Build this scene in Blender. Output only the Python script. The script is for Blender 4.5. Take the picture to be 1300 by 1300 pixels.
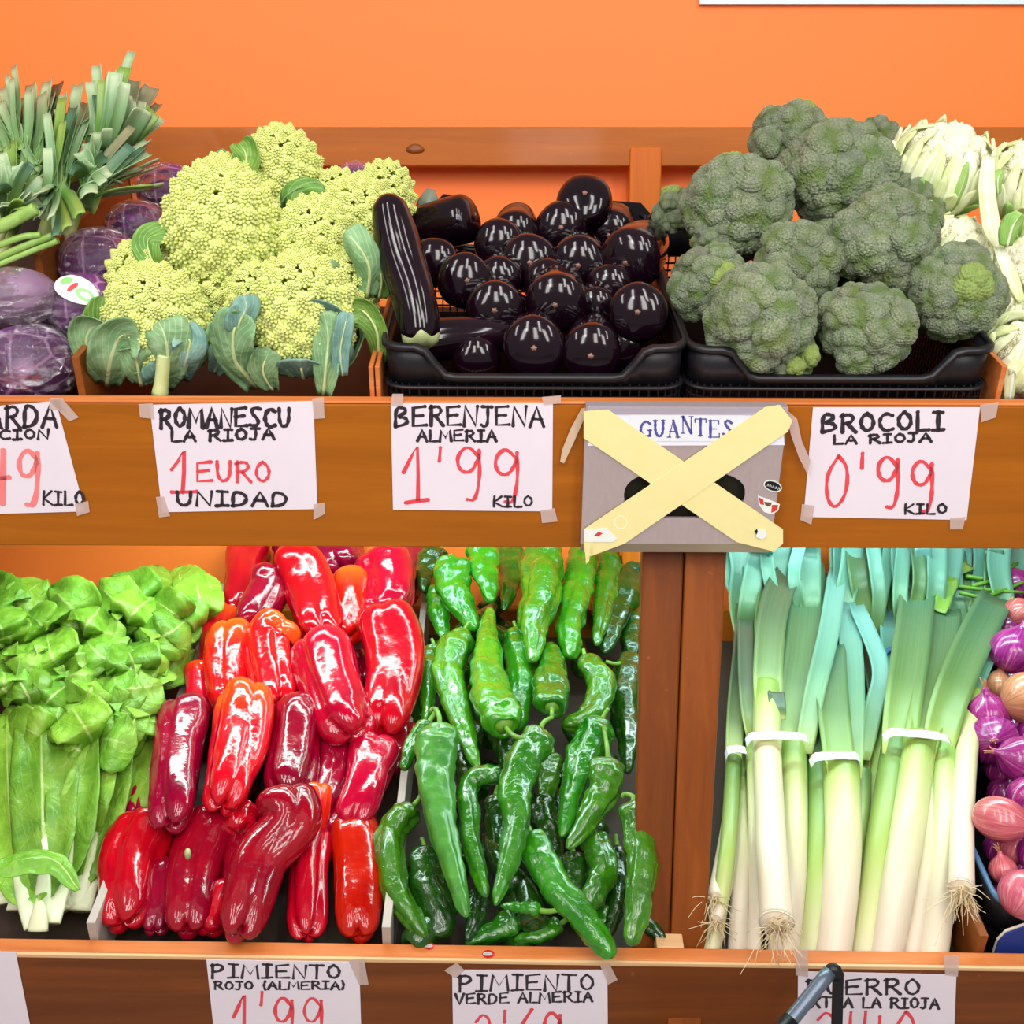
import bpy, bmesh, math, random
import numpy as np
from mathutils import Vector, Matrix, Quaternion

for o in list(bpy.data.objects): bpy.data.objects.remove(o)
SC = bpy.context.scene
COL = SC.collection

# ------------------------------------------------------------------ camera
FPX = 1500.0; PITCH = math.radians(11.5); HC = 1.5
cp, sp = math.cos(PITCH), math.sin(PITCH)
cam = bpy.data.cameras.new('camera'); camo = bpy.data.objects.new('camera', cam); COL.objects.link(camo)
cam.sensor_width = 36; cam.lens = FPX / 1300 * 36
camo.location = (0, 0, HC); camo.rotation_euler = (math.pi/2 - PITCH, 0, 0)
SC.camera = camo
SC.view_settings.view_transform = 'Standard'; SC.view_settings.look = 'None'
SC.view_settings.gamma = 1; SC.view_settings.use_curve_mapping = False
SC.view_settings.exposure = 0.0

# ------------------------------------------------------------------ light
w = bpy.data.worlds.new('world'); SC.world = w; w.use_nodes = True
w.node_tree.nodes['Background'].inputs[0].default_value = (1.0, 0.97, 0.95, 1)
w.node_tree.nodes['Background'].inputs[1].default_value = 0.33
def area(name, loc, target, sx, sy, power, col=(1, 1, 1)):
    l = bpy.data.lights.new(name, 'AREA'); l.shape = 'RECTANGLE'; l.size = sx; l.size_y = sy
    l.energy = power; l.color = col
    o = bpy.data.objects.new(name, l); COL.objects.link(o); o.location = loc
    o.rotation_euler = (Vector(target) - Vector(loc)).to_track_quat('-Z', 'Y').to_euler()
    return o
for i, x in enumerate((-1.5, -0.5, 0.5, 1.5)):          # ceiling fluorescent fixtures of the shop
    area('ceiling_lamp', (x, 0.35, 2.75), (x*0.8, 1.5, 0.9), 0.16, 1.3, 11, (1.0, 0.97, 0.95))
for x in (-1.2, 0.2, 1.5):
    area('ceiling_lamp', (x, -1.4, 2.7), (x*0.3, 1.6, 1.1), 0.45, 1.7, 34, (1.0, 0.96, 0.94))
# the tube that lights the lower tier from under the upper shelf is added with its lamp below

# ------------------------------------------------------------------ frames
def c2w(X, Y, D): return np.array([X, D*cp + Y*sp, HC + Y*cp - D*sp])
def c2d(X, Y, D): return np.array([X, D*cp + Y*sp, Y*cp - D*sp])
TS, TC = 0.488, 0.873
class Tier:
    def __init__(s, Y, D, roll):
        s.O = c2w(0, Y, D)
        v = c2d(0, TS, TC); w_ = c2d(0, TC, -TS); x = np.array([1., 0, 0])
        c, n = math.cos(roll), math.sin(roll)
        s.v = v/np.linalg.norm(v); w_ = w_/np.linalg.norm(w_)
        s.x = c*x - n*w_; s.w = c*w_ + n*x
    def P(s, x, v, w): return s.O + x*s.x + v*s.v + w*s.w
    def R(s):                                            # rotation matrix columns x, v, w
        return Matrix((s.x.tolist(), s.v.tolist(), s.w.tolist())).transposed()
CAMP = np.array([0, 0, HC])
def ray(px, py): return c2d((px-650)/FPX, (650-py)/FPX, 1.0)
def depth(p): q = p - CAMP; return q[1]*cp - q[2]*sp
UP = Tier(0.14, 1.5, 0.004)
LO = Tier(-0.608, 1.6, math.radians(1.2))
def atw(T, px, py, w):                                   # where the line of sight meets the plane at height w over the tray
    d = ray(px, py); t = np.dot(T.P(0, 0, w) - CAMP, T.w)/np.dot(d, T.w); return CAMP + d*t
def atv(T, px, py, v):
    d = ray(px, py); t = np.dot(T.P(0, v, 0) - CAMP, T.v)/np.dot(d, T.v); return CAMP + d*t
def m(px, p): return px*depth(p)/FPX                     # pixels to metres at a point

# ------------------------------------------------------------------ mesh helpers
def mk(name, V, F, mat=None, parent=None, loc=None, smooth=True, uv=None):
    V = np.asarray(V, float)
    l = np.zeros(3) if loc is None else np.asarray(loc, float)
    me = bpy.data.meshes.new(name)
    me.from_pydata((V - l).tolist(), [], [list(map(int, f)) for f in F]); 
    if smooth: me.polygons.foreach_set('use_smooth', [True]*len(me.polygons))
    if uv is not None:
        ul = me.uv_layers.new(name='UVMap'); li = np.empty(len(me.loops), int); me.loops.foreach_get('vertex_index', li)
        ul.data.foreach_set('uv', np.asarray(uv, float)[li].ravel())
    if mat: me.materials.append(mat)
    me.update()
    o = bpy.data.objects.new(name, me); COL.objects.link(o)
    if parent is not None:
        o.parent = parent
        pl = np.array(parent.matrix_basis.translation)
        pp = parent.parent
        while pp is not None: pl = pl + np.array(pp.matrix_basis.translation); pp = pp.parent
        o.location = tuple(l - pl) if loc is not None else tuple(-pl)
    else: o.location = tuple(l)
    return o
def link_copy(me, name, parent=None, M=None):
    o = bpy.data.objects.new(name, me); COL.objects.link(o); o.parent = parent
    if M is not None: o.matrix_basis = M
    return o
def tag(o, label, cat, group=None, kind=None):
    if label: o['label'] = label
    if cat: o['category'] = cat
    if group: o['group'] = group
    if kind: o['kind'] = kind
    return o
def empty(name, loc):
    o = bpy.data.objects.new(name, None); COL.objects.link(o); o.location = tuple(loc); o.empty_display_size = .01
    return o
class MB:
    def __init__(s): s.V = []; s.F = []; s.U = []; s.n = 0
    def add(s, V, F, uv=None):
        V = np.asarray(V, float); s.V.append(V); s.F += [[int(i)+s.n for i in f] for f in F]
        s.U.append(np.zeros((len(V), 2)) if uv is None else np.asarray(uv, float)); s.n += len(V)
    def obj(s, name, mat, parent=None, loc=None, smooth=True):
        return mk(name, np.vstack(s.V), s.F, mat, parent, loc, smooth, np.vstack(s.U))
def spline(pts, n):
    P = np.asarray(pts, float)
    if len(P) == 2: return P[0] + np.linspace(0, 1, n)[:, None]*(P[1]-P[0])
    P = np.vstack([2*P[0]-P[1], P, 2*P[-1]-P[-2]]); k = len(P)-3
    out = []
    for u in np.linspace(0, k, n):
        i = min(int(u), k-1); t = u-i; a, b, c, d = P[i:i+4]
        out.append(.5*((2*b)+(-a+c)*t+(2*a-5*b+4*c-d)*t*t+(-a+3*b-3*c+d)*t**3))
    return np.array(out)
def frames(C, ref=None):
    T = np.gradient(C, axis=0); T /= np.linalg.norm(T, axis=1)[:, None] + 1e-12
    r = np.array([0.13, -1., 0.31]) if ref is None else np.asarray(ref, float)
    A = []; a = r - T[0]*np.dot(r, T[0])
    if np.linalg.norm(a) < 1e-3: a = np.array([1., 0, 0]) - T[0]*T[0][0]
    for t in T:
        a = a - t*np.dot(a, t); a = a/np.linalg.norm(a); A.append(a)
    A = np.array(A); B = np.cross(T, A); return T, A, B
def nz(P, seed, f):
    r = np.random.RandomState(seed); s = np.zeros(len(P))
    for i in range(7):
        k = r.normal(size=3); k = k/np.linalg.norm(k)*f*r.uniform(.6, 1.5); s += np.sin(P@k + r.uniform(0, 6.28))
    return s/3.0
def loft(pts, prof, R, seg=20, lobe=None, ref=None, npath=24, nprof=None, flat=1.0):
    """skin along the curve pts; prof = [(place along 0..1, radius factor)]; lobe(a, theta) -> (radius factor, shift along)"""
    C = spline(pts, npath); T, A, B = frames(C, ref)
    L = np.linalg.norm(np.diff(C, axis=0), axis=1).sum()
    pr = np.array(prof, float)
    if nprof: 
        pr = spline(np.c_[pr, np.zeros(len(pr))], nprof)[:, :2]
    th = np.linspace(0, 2*math.pi, seg, endpoint=False)
    V = []; U = []
    us = np.linspace(0, 1, npath)
    for a, r in pr:
        k, sh = (1.0, 0.0) if lobe is None else lobe(a, th)
        aa = a + sh*np.ones(seg)
        ac = np.clip(aa, 0, 1)
        def ip(M): return np.stack([np.interp(ac, us, M[:, i]) for i in range(3)], 1)
        c = ip(C) + ip(T)*((aa-ac)*L)[:, None]
        rr = R*max(r, 0.001)*k*np.ones(seg)
        V.append(c + ip(A)*(np.cos(th)*rr*flat)[:, None] + ip(B)*(np.sin(th)*rr)[:, None])
        U.append(np.c_[th/(2*math.pi), np.full(seg, a)])
    n = len(pr); F = []
    for i in range(n-1):
        for j in range(seg):
            k = (j+1) % seg; F.append((i*seg+j, i*seg+k, (i+1)*seg+k, (i+1)*seg+j))
    V = np.vstack(V); U = np.vstack(U)
    F.append(tuple(range(seg-1, -1, -1))); F.append(tuple((n-1)*seg+j for j in range(seg)))
    return V, F, U
def tube(pts, r0, r1=None, seg=8, n=10, ref=None):
    r1 = r0 if r1 is None else r1
    return loft(pts, [(t, 1+(r1/r0-1)*t) for t in np.linspace(0, 1, n)], r0, seg, npath=max(n, 4), ref=ref)
def box(O, ax, ay, az, bev=0.0):
    O, ax, ay, az = [np.asarray(q, float) for q in (O, ax, ay, az)]
    V = [O + i*ax + j*ay + k*az for k in (0, 1) for j in (0, 1) for i in (0, 1)]
    return np.array(V), [(0, 2, 3, 1), (4, 5, 7, 6), (0, 1, 5, 4), (2, 6, 7, 3), (0, 4, 6, 2), (1, 3, 7, 5)]
def boxT(T, x0, x1, v0, v1, w0, w1):
    return box(T.P(x0, v0, w0), T.x*(x1-x0), T.v*(v1-v0), T.w*(w1-w0))
def bevel(o, wd=0.003, seg=2):
    b = o.modifiers.new('bevel', 'BEVEL'); b.width = wd; b.segments = seg; b.limit_method = 'ANGLE'; return o
def leafmesh(pts, W, prof, side, cup=0.2, ruf=0.0, rf=5, seed=0, n=18, nw=8, th=0.0012, fold=0.0, mid=0.0):
    """a leaf blade: midrib pts, half-width W*prof(t), side vector, cupped edge, ruffled rim; closed thin solid"""
    seed = abs(int(seed)) % 99999; r = np.random.RandomState(seed)
    C = spline(pts, n); T, A, B = frames(C, side)       # A ~ side
    N = np.cross(A, T); t = np.linspace(0, 1, n); s = np.linspace(-1, 1, 2*nw+1)
    pw = np.interp(t, [p[0] for p in prof], [p[1] for p in prof])
    ph = r.uniform(0, 6.28, 6)
    top = np.zeros((n, len(s), 3)); bot = top.copy()
    for i in range(n):
        wv = W*pw[i]
        e = np.abs(s)
        z = cup*wv*e**2 - fold*wv*(1-e)
        q = np.c_[s*1.0, np.full(len(s), t[i]*rf*.62), np.zeros(len(s))]
        z = z + ruf*W*(1.1*e**1.2*nz(q, seed, 2.6) + .45*nz(q, seed+1, 6.0))*min(1, pw[i]*1.6)
        wj = wv*(1 + ruf*.35*nz(np.c_[np.sign(s), np.full(len(s), t[i]*rf), np.zeros(len(s))], seed+2, 2.2)*e)
        k = mid*np.exp(-(s/0.13)**2)*(1-t[i]*.75)
        top[i] = C[i] + A[i]*(s*wj)[:, None] + N[i]*(z + th*.5 + k)[:, None]
        bot[i] = C[i] + A[i]*(s*wj)[:, None] + N[i]*(z - th*.5 - k)[:, None]
    m_ = len(s); V = np.vstack([top.reshape(-1, 3), bot.reshape(-1, 3)]); o = n*m_
    F = []
    for i in range(n-1):
        for j in range(m_-1):
            a = i*m_+j; F.append((a, a+1, a+m_+1, a+m_)); F.append((o+a, o+a+m_, o+a+m_+1, o+a+1))
        a = i*m_; F.append((a, a+m_, o+a+m_, o+a)); a = i*m_+m_-1; F.append((a, o+a, o+a+m_, a+m_))
    for j in range(m_-1):
        F.append((j, o+j, o+j+1, j+1)); a = (n-1)*m_+j; F.append((a, a+1, o+a+1, o+a))
    U = np.array([[.5+.5*q, tt] for tt in t for q in s]); U = np.vstack([U, U])
    return V, F, U
def ico(sub):
    bm = bmesh.new(); bmesh.ops.create_icosphere(bm, subdivisions=sub, radius=1)
    V = np.array([v.co[:] for v in bm.verts]); F = [[v.index for v in f.verts] for f in bm.faces]; bm.free(); return V, F
ICO = {k: ico(k) for k in (3, 4, 5, 6)}
def fib(n, seed=0):
    i = np.arange(n)+.5; ph = np.arccos(1-2*i/n); g = math.pi*(1+5**.5)*i + seed
    return np.c_[np.cos(g)*np.sin(ph), np.sin(g)*np.sin(ph), np.cos(ph)]
def basis(z, spin=0.0):
    z = Vector(z).normalized(); q = z.to_track_quat('Z', 'Y'); return q @ Quaternion((0, 0, 1), spin)

# ------------------------------------------------------------------ materials
def lin(c):
    return tuple(((x/255)/12.92 if x/255 <= .04045 else ((x/255+.055)/1.055)**2.4) for x in c) + (1,)
class N:
    def __init__(s, name):
        s.m = bpy.data.materials.new(name); s.m.use_nodes = True; s.t = s.m.node_tree
        s.b = s.t.nodes['Principled BSDF']; s.out = s.t.nodes['Material Output']
    def n(s, typ, **k):
        x = s.t.nodes.new('ShaderNode'+typ)
        for a, b in k.items():
            if a in x.inputs and not hasattr(x, a): x.inputs[a].default_value = b
            else: setattr(x, a, b)
        return x
    def l(s, a, b): s.t.links.new(a, b); return s
    def coord(s, kind='Object', scale=(1, 1, 1)):
        c = s.n('TexCoord'); mp = s.n('Mapping'); s.l(c.outputs[kind], mp.inputs[0]); mp.inputs['Scale'].default_value = scale; return mp.outputs[0]
    def noise(s, vec, sc, det=3, rough=.55, dist=0.0):
        x = s.n('TexNoise'); x.inputs['Scale'].default_value = sc; x.inputs['Detail'].default_value = det
        x.inputs['Roughness'].default_value = rough; x.inputs['Distortion'].default_value = dist
        s.l(vec, x.inputs['Vector']); return x.outputs[0]
    def ramp(s, fac, stops, interp='LINEAR'):
        x = s.n('ValToRGB'); e = x.color_ramp.elements; x.color_ramp.interpolation = interp
        while len(e) < len(stops): e.new(.5)
        for i, (p, c) in enumerate(stops): e[i].position = p; e[i].color = lin(c) if len(c) == 3 else c
        s.l(fac, x.inputs[0]); return x.outputs[0]
    def mix(s, f, a, b, mode='MIX'):
        x = s.n('Mix'); x.data_type = 'RGBA'; x.blend_type = mode
        for i, q in ((0, f), (6, a), (7, b)):
            if isinstance(q, (int, float)): x.inputs[i].default_value = q
            elif isinstance(q, tuple): x.inputs[i].default_value = q if len(q) == 4 else lin(q)
            else: s.l(q, x.inputs[i])
        return x.outputs[2]
    def bump(s, h, st, dist=.002):
        x = s.n('Bump'); x.inputs['Strength'].default_value = st; x.inputs['Distance'].default_value = dist
        s.l(h, x.inputs['Height'])
        if s.b.inputs['Normal'].is_linked: s.l(s.b.inputs['Normal'].links[0].from_socket, x.inputs['Normal'])
        s.l(x.outputs[0], s.b.inputs['Normal']); return s
    def vary(s, col, amt=.12, hue=.012):
        oi = s.n('ObjectInfo'); h = s.n('HueSaturation'); mr = s.n('MapRange'); s.l(oi.outputs['Random'], mr.inputs[0])
        mr.inputs[3].default_value = 1-amt; mr.inputs[4].default_value = 1+amt; s.l(mr.outputs[0], h.inputs['Value'])
        m2 = s.n('MapRange'); mu = s.n('Math', operation='FRACT'); m3 = s.n('Math', operation='MULTIPLY'); m3.inputs[1].default_value = 7.3
        s.l(oi.outputs['Random'], m3.inputs[0]); s.l(m3.outputs[0], mu.inputs[0]); s.l(mu.outputs[0], m2.inputs[0])
        m2.inputs[3].default_value = .5-hue; m2.inputs[4].default_value = .5+hue; s.l(m2.outputs[0], h.inputs['Hue'])
        s.l(col, h.inputs['Color']); return h.outputs[0]
    def fin(s, col, rough=.5, spec=.5, coat=0, sss=0, metal=0):
        if isinstance(col, tuple): s.b.inputs['Base Color'].default_value = lin(col) if len(col) == 3 else col
        else: s.l(col, s.b.inputs['Base Color'])
        s.b.inputs['Roughness'].default_value = rough; s.b.inputs['Specular IOR Level'].default_value = spec
        s.b.inputs['Coat Weight'].default_value = coat; s.b.inputs['Coat Roughness'].default_value = .08
        s.b.inputs['Metallic'].default_value = metal
        if sss:
            s.b.inputs['Subsurface Weight'].default_value = sss; s.b.inputs['Subsurface Radius'].default_value = (.6, .5, .25); s.b.inputs['Subsurface Scale'].default_value = .01
        return s.m
def simple(name, c, c2=None, sc=30, rough=.5, spec=.5, coat=0, bump=0, bs=60, metal=0, coord='Object', vary=0):
    k = N(name); v = k.coord(coord); col = k.mix(k.noise(v, sc), c, c2 or c)
    if vary: col = k.vary(col, vary)
    if bump: k.bump(k.noise(v, bs), bump)
    return k.fin(col, rough, spec, coat, 0, metal)
def wood(name, a, b, c, axis='X', knots=(), rough=.5, coat=.08):
    k = N(name); sc = {'X': (1.2, 22, 22), 'Y': (22, 1.2, 22), 'Z': (22, 22, 1.2)}[axis]
    v = k.coord('Object', sc); n1 = k.noise(v, 1.6, 5, .6, .6); n2 = k.noise(v, 9, 4, .7)
    wv = k.coord('Object', tuple(q*.35 for q in sc)); w1 = k.noise(wv, 1.1, 2, .5, 1.5)
    col = k.ramp(n1, [(.3, a), (.55, b), (.75, c)])
    col = k.mix(k.ramp(w1, [(.35, (0, 0, 0)), (.7, (255, 255, 255))]), col, k.mix(.5, col, a))
    col = k.mix(k.ramp(n2, [(.62, (0, 0, 0)), (.75, (110, 110, 110))]), col, tuple(int(q*.6) for q in a))
    for (x, y, z, r) in knots:
        c0 = k.coord('Object'); d = k.n('VectorMath', operation='DISTANCE'); k.l(c0, d.inputs[0]); d.inputs[1].default_value = (x, y, z)
        f = k.n('MapRange'); f.inputs[1].default_value = r*.5; f.inputs[2].default_value = r; f.inputs[3].default_value = .85; f.inputs[4].default_value = 0
        k.l(d.outputs['Value'], f.inputs[0]); col = k.mix(f.outputs[0], col, (70, 30, 8))
    k.bump(n1, .12, .001)
    sc_ = k.noise(k.coord('Object'), 60, 2); col = k.mix(k.ramp(sc_, [(.72, (0, 0, 0)), (.78, (90, 90, 90))]), col, (225, 150, 90))
    return k.fin(col, rough, .25, coat)
M = {}
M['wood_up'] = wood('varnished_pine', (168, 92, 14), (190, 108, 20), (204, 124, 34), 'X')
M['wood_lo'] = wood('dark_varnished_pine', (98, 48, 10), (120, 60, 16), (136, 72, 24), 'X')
M['wood_edge'] = wood('worn_pine_edge', (184, 98, 44), (202, 118, 60), (228, 156, 102), 'X')
M['wood_pale'] = wood('bare_pine_edge', (205, 160, 110), (222, 182, 136), (238, 205, 165), 'X', coat=0)
M['wood_rail'] = wood('rail_pine', (158, 80, 8), (176, 92, 12), (188, 102, 20), 'X')
M['wood_rail_v'] = wood('rail_pine_upright', (186, 90, 12), (208, 108, 22), (222, 125, 36), 'Z')
M['wood_div'] = wood('divider_pine', (120, 62, 20), (142, 78, 28), (166, 98, 46), 'Y')
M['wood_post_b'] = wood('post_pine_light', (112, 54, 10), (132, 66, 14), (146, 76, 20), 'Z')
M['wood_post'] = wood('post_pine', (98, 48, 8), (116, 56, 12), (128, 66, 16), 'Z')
M['divider_grey'] = simple('grey_divider', (150, 138, 128), (185, 175, 165), 20, .6)
M['tray'] = simple('tray_floor', (42, 30, 22), (62, 46, 34), 14, .7)
k = N('orange_paint'); v = k.coord(); M['wall'] = k.bump(k.noise(v, 180, 3), .03, .001).fin(k.mix(k.noise(v, 1.5), (250, 120, 46), (253, 125, 50)), .5, .3)
M['floor'] = simple('grey_floor', (150, 145, 140), (170, 165, 160), 4, .5)
M['black'] = simple('black_plastic', (20, 19, 23), (27, 25, 30), 40, .42, .4, bump=.05)
M['black_matte'] = simple('matt_black_plastic', (12, 11, 13), (16, 15, 18), 40, .9, .1)
M['white'] = simple('white_plastic', (236, 236, 240), (226, 228, 236), 20, .4)
k = N('card_paper'); v = k.coord(); M['paper'] = k.bump(k.noise(v, 18, 3), .15, .002).fin(k.mix(k.noise(v, 9), (226, 214, 224), (236, 226, 234)), .55, .3)
M['ink'] = simple('black_marker', (36, 27, 36), (52, 40, 50), 90, .5)
M['red_ink'] = simple('red_marker', (222, 52, 66), (232, 84, 92), 50, .5)
M['pink_ink'] = simple('faded_red_marker', (244, 138, 138), (240, 120, 120), 50, .5)
M['blue_ink'] = simple('blue_print', (66, 66, 142), (92, 92, 165), 200, .5)
def film_mat(name, tint, alpha, rough=.2, bump=0, bs=60, spec=.5, spread=0):
    k = N(name); v = k.coord(); c = k.fin(tint, rough, spec)
    if bump: k.bump(k.noise(v, bs, 3, .6, 1.0), bump, .004)
    if spread:
        r = k.ramp(k.noise(v, 28, 3, .6, .8), [(.42, (0, 0, 0, 1)), (.7, (1, 1, 1, 1))]); mr = k.n('MapRange'); k.l(r, mr.inputs[0])
        mr.inputs[3].default_value = alpha; mr.inputs[4].default_value = alpha+spread; k.l(mr.outputs[0], k.b.inputs['Alpha'])
    else: k.b.inputs['Alpha'].default_value = alpha
    return c
M['tape'] = film_mat('clear_tape', (226, 200, 190), .5, .3)
M['tape_clear'] = film_mat('crystal_tape', (235, 225, 225), .22, .15)
M['masking'] = simple('yellow_masking_tape', (243, 232, 168), (236, 222, 152), 60, .5, bump=.05)
k = N('brushed_steel'); v = k.coord('Object', (60, 60, 2)); n_ = k.noise(v, 3, 3)
M['steel'] = k.bump(n_, .05, .001).fin(k.mix(n_, (190, 172, 172), (206, 190, 190)), .36, .5, 0, 0, .55)
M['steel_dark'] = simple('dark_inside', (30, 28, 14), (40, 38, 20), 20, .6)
M['metal_black'] = simple('black_metal', (30, 30, 32), (40, 40, 42), 20, .35, metal=.6)
M['metal_grip'] = simple('blue_grey_metal', (90, 102, 118), (110, 120, 134), 20, .3, metal=.5)
M['blue_plastic'] = simple('blue_plastic', (70, 110, 150), (90, 130, 170), 30, .35)
M['blue_card'] = simple('blue_cardboard', (22, 44, 120), (26, 50, 130), 30, .7)
M['card_edge'] = simple('cardboard_edge', (225, 215, 200), (205, 190, 170), 60, .8)

def veg(name, c1, c2, c3=None, sc=12, rough=.25, coat=.0, bump=.1, bs=40, spec=.5, vary=.12, hue=.004, sss=0, dist=.003):
    k = N(name); v = k.coord(); n1 = k.noise(v, sc, 3, .55, .4); col = k.mix(k.ramp(n1, [(.35, (0, 0, 0)), (.65, (255, 255, 255))]), c1, c2)
    if c3: col = k.mix(k.ramp(k.noise(v, sc*5, 3), [(.55, (0, 0, 0)), (.8, (200, 200, 200))]), col, c3)
    if vary: col = k.vary(col, vary, hue)
    if bump: k.bump(k.noise(v, bs, 3), bump, dist)
    return k.fin(col, rough, spec, coat, sss)
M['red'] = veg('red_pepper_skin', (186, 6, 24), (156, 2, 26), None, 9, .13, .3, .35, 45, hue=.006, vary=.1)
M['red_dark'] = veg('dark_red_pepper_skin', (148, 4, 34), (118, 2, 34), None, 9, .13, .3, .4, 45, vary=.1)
k = N('orange_red_pepper_skin'); v = k.coord('UV'); sep = k.n('SeparateXYZ'); k.l(v, sep.inputs[0])
col = k.ramp(sep.outputs[1], [(0, (238, 82, 18)), (.2, (232, 60, 20)), (.4, (208, 14, 22)), (1, (190, 8, 26))]); k.bump(k.noise(k.coord(), 45, 3), .45, .003)
M['red_orange'] = k.fin(k.vary(col, .06, .004), .13, .5, .3)
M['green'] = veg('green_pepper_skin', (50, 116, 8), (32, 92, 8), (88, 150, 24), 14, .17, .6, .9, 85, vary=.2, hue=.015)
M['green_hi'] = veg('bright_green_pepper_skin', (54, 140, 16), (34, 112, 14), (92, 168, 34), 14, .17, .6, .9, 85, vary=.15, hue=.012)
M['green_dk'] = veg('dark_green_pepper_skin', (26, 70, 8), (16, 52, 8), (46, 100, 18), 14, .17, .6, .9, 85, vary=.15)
M['green_dull'] = veg('matt_green_pepper_skin', (64, 126, 38), (46, 104, 30), (96, 158, 70), 22, .3, .25, .5, 45, vary=.1)
M['stem'] = veg('pepper_stem', (110, 160, 50), (84, 130, 36), None, 20, .45, 0, .1, vary=.1)
M['calyx_pale'] = veg('pale_calyx', (176, 186, 130), (130, 140, 90), (200, 205, 160), 20, .5, vary=.1)
M['aub'] = veg('aubergine_skin', (25, 7, 17), (15, 4, 12), None, 8, .1, 0, .05, 14, spec=.42, vary=.15)
M['scar'] = veg('blossom_scar', (150, 110, 90), (90, 55, 50), None, 90, .5, vary=.2)
# broccoli: colour by how far a bud stands out (uv.x) and where on the head
k = N('broccoli_buds'); v = k.coord(); uvc = k.coord('UV'); sep = k.n('SeparateXYZ'); k.l(uvc, sep.inputs[0])
col = k.ramp(sep.outputs[0], [(.1, (162, 186, 84)), (.45, (146, 174, 104)), (.8, (176, 194, 148)), (1, (210, 220, 188))])
col = k.mix(k.ramp(k.noise(k.coord('Object'), 1.1, 2), [(.45, (0, 0, 0)), (.68, (170, 170, 170))]), col, (168, 170, 166))
M['broc'] = k.bump(k.noise(v, 16, 3, .7), .8, .06).fin(k.vary(col, .1, .012), .62, .3)
M['broc_y'] = veg('yellowing_broccoli_buds', (146, 164, 80), (118, 142, 76), (180, 190, 104), 8, .6, 0, .5, 40, vary=.08)
M['broc_stem'] = veg('broccoli_stem', (120, 150, 80), (100, 130, 70), None, 20, .5)
k = N('romanesco_buds'); uvc = k.coord('UV'); sep = k.n('SeparateXYZ'); k.l(uvc, sep.inputs[0])
col = k.ramp(sep.outputs[0], [(0, (168, 182, 66)), (.5, (204, 214, 116)), (1, (226, 232, 154))])
M['roma'] = k.fin(k.vary(col, .05, .006), .5, .3, 0, .0)
k = N('cauliflower_curd'); v = k.coord(); M['curd'] = k.bump(k.noise(v, 5, 4), .4, .05).fin(k.mix(k.noise(v, 2), (246, 242, 222), (236, 232, 190)), .55, .3)
k = N('onion_skin'); v = k.coord('UV', (26, 1.0, 1)); st = k.noise(v, 1.5, 3, .6); col = k.ramp(st, [(.3, (92, 16, 78)), (.5, (140, 34, 110)), (.64, (172, 70, 130)), (.8, (226, 180, 206))])
M['onion'] = k.bump(st, .1, .001).fin(k.vary(col, .15, .012), .22, .5, .3)
k = N('pale_onion_skin'); v = k.coord('UV', (26, 1.0, 1)); st = k.noise(v, 1.5, 3, .6); col = k.ramp(st, [(.3, (168, 60, 84)), (.5, (196, 92, 104)), (.65, (214, 128, 124)), (.8, (236, 180, 170))])
M['onion_pink'] = k.bump(st, .1, .001).fin(k.vary(col, .1, .012), .25, .5, .3)
k = N('brown_onion_skin'); v = k.coord('UV', (26, 1.0, 1)); st = k.noise(v, 1.5, 3, .6); col = k.ramp(st, [(.3, (150, 92, 66)), (.5, (180, 116, 82)), (.8, (222, 160, 120))])
M['onion_brown'] = k.fin(col, .3, .5, .3)
# cabbage
k = N('red_cabbage_leaf'); v = k.coord(); vn = k.n('TexVoronoi', feature='DISTANCE_TO_EDGE'); vn.inputs['Scale'].default_value = 22; k.l(v, vn.inputs['Vector'])
col = k.mix(k.ramp(vn.outputs[0], [(0, (255, 255, 255)), (.06, (0, 0, 0))]), k.mix(k.noise(v, 9), (118, 62, 118), (84, 40, 96)), (176, 130, 176))
M['cab'] = k.fin(k.vary(col, .15), .45, .4)
k = N('pale_red_cabbage_leaf'); v = k.coord(); col = k.mix(k.noise(v, 14, 3, .6, 1.2), (112, 84, 120), (156, 124, 146)); M['cab_pale'] = k.fin(col, .45, .4)
k = N('cling_film'); v = k.coord(); tr_ = k.n('BsdfTransparent'); gl = k.n('BsdfGlossy'); gl.inputs['Roughness'].default_value = .12; gl.inputs['Color'].default_value = (1, 1, 1, 1)
bn = k.n('Bump'); bn.inputs['Strength'].default_value = 1.0; bn.inputs['Distance'].default_value = .022; vo = k.n('TexVoronoi'); vo.inputs['Scale'].default_value = 42; k.l(k.coord('Object', (1, 1, 2.2)), vo.inputs['Vector']); ad_ = k.n('Math', operation='ADD'); k.l(vo.outputs['Distance'], ad_.inputs[0]); k.l(k.noise(v, 30, 4, .65, 2.0), ad_.inputs[1]); k.l(ad_.outputs[0], bn.inputs['Height']); k.l(bn.outputs[0], gl.inputs['Normal'])
lw = k.n('LayerWeight'); lw.inputs['Blend'].default_value = .35; k.l(bn.outputs[0], lw.inputs['Normal'])
r_ = k.n('MapRange'); k.l(lw.outputs['Facing'], r_.inputs[0]); r_.inputs[3].default_value = .2; r_.inputs[4].default_value = .5
ms = k.n('MixShader'); k.l(r_.outputs[0], ms.inputs[0]); k.l(tr_.outputs[0], ms.inputs[1]); k.l(gl.outputs[0], ms.inputs[2]); k.l(ms.outputs[0], k.out.inputs[0]); M['film'] = k.m
M['sticker_w'] = simple('white_sticker', (240, 242, 236), (232, 236, 230), 30, .35)
M['sticker_g'] = simple('green_sticker_print', (130, 200, 110), (150, 212, 130), 60, .4)
M['sticker_r'] = simple('red_sticker_print', (206, 44, 40), (214, 70, 60), 60, .4)
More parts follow.
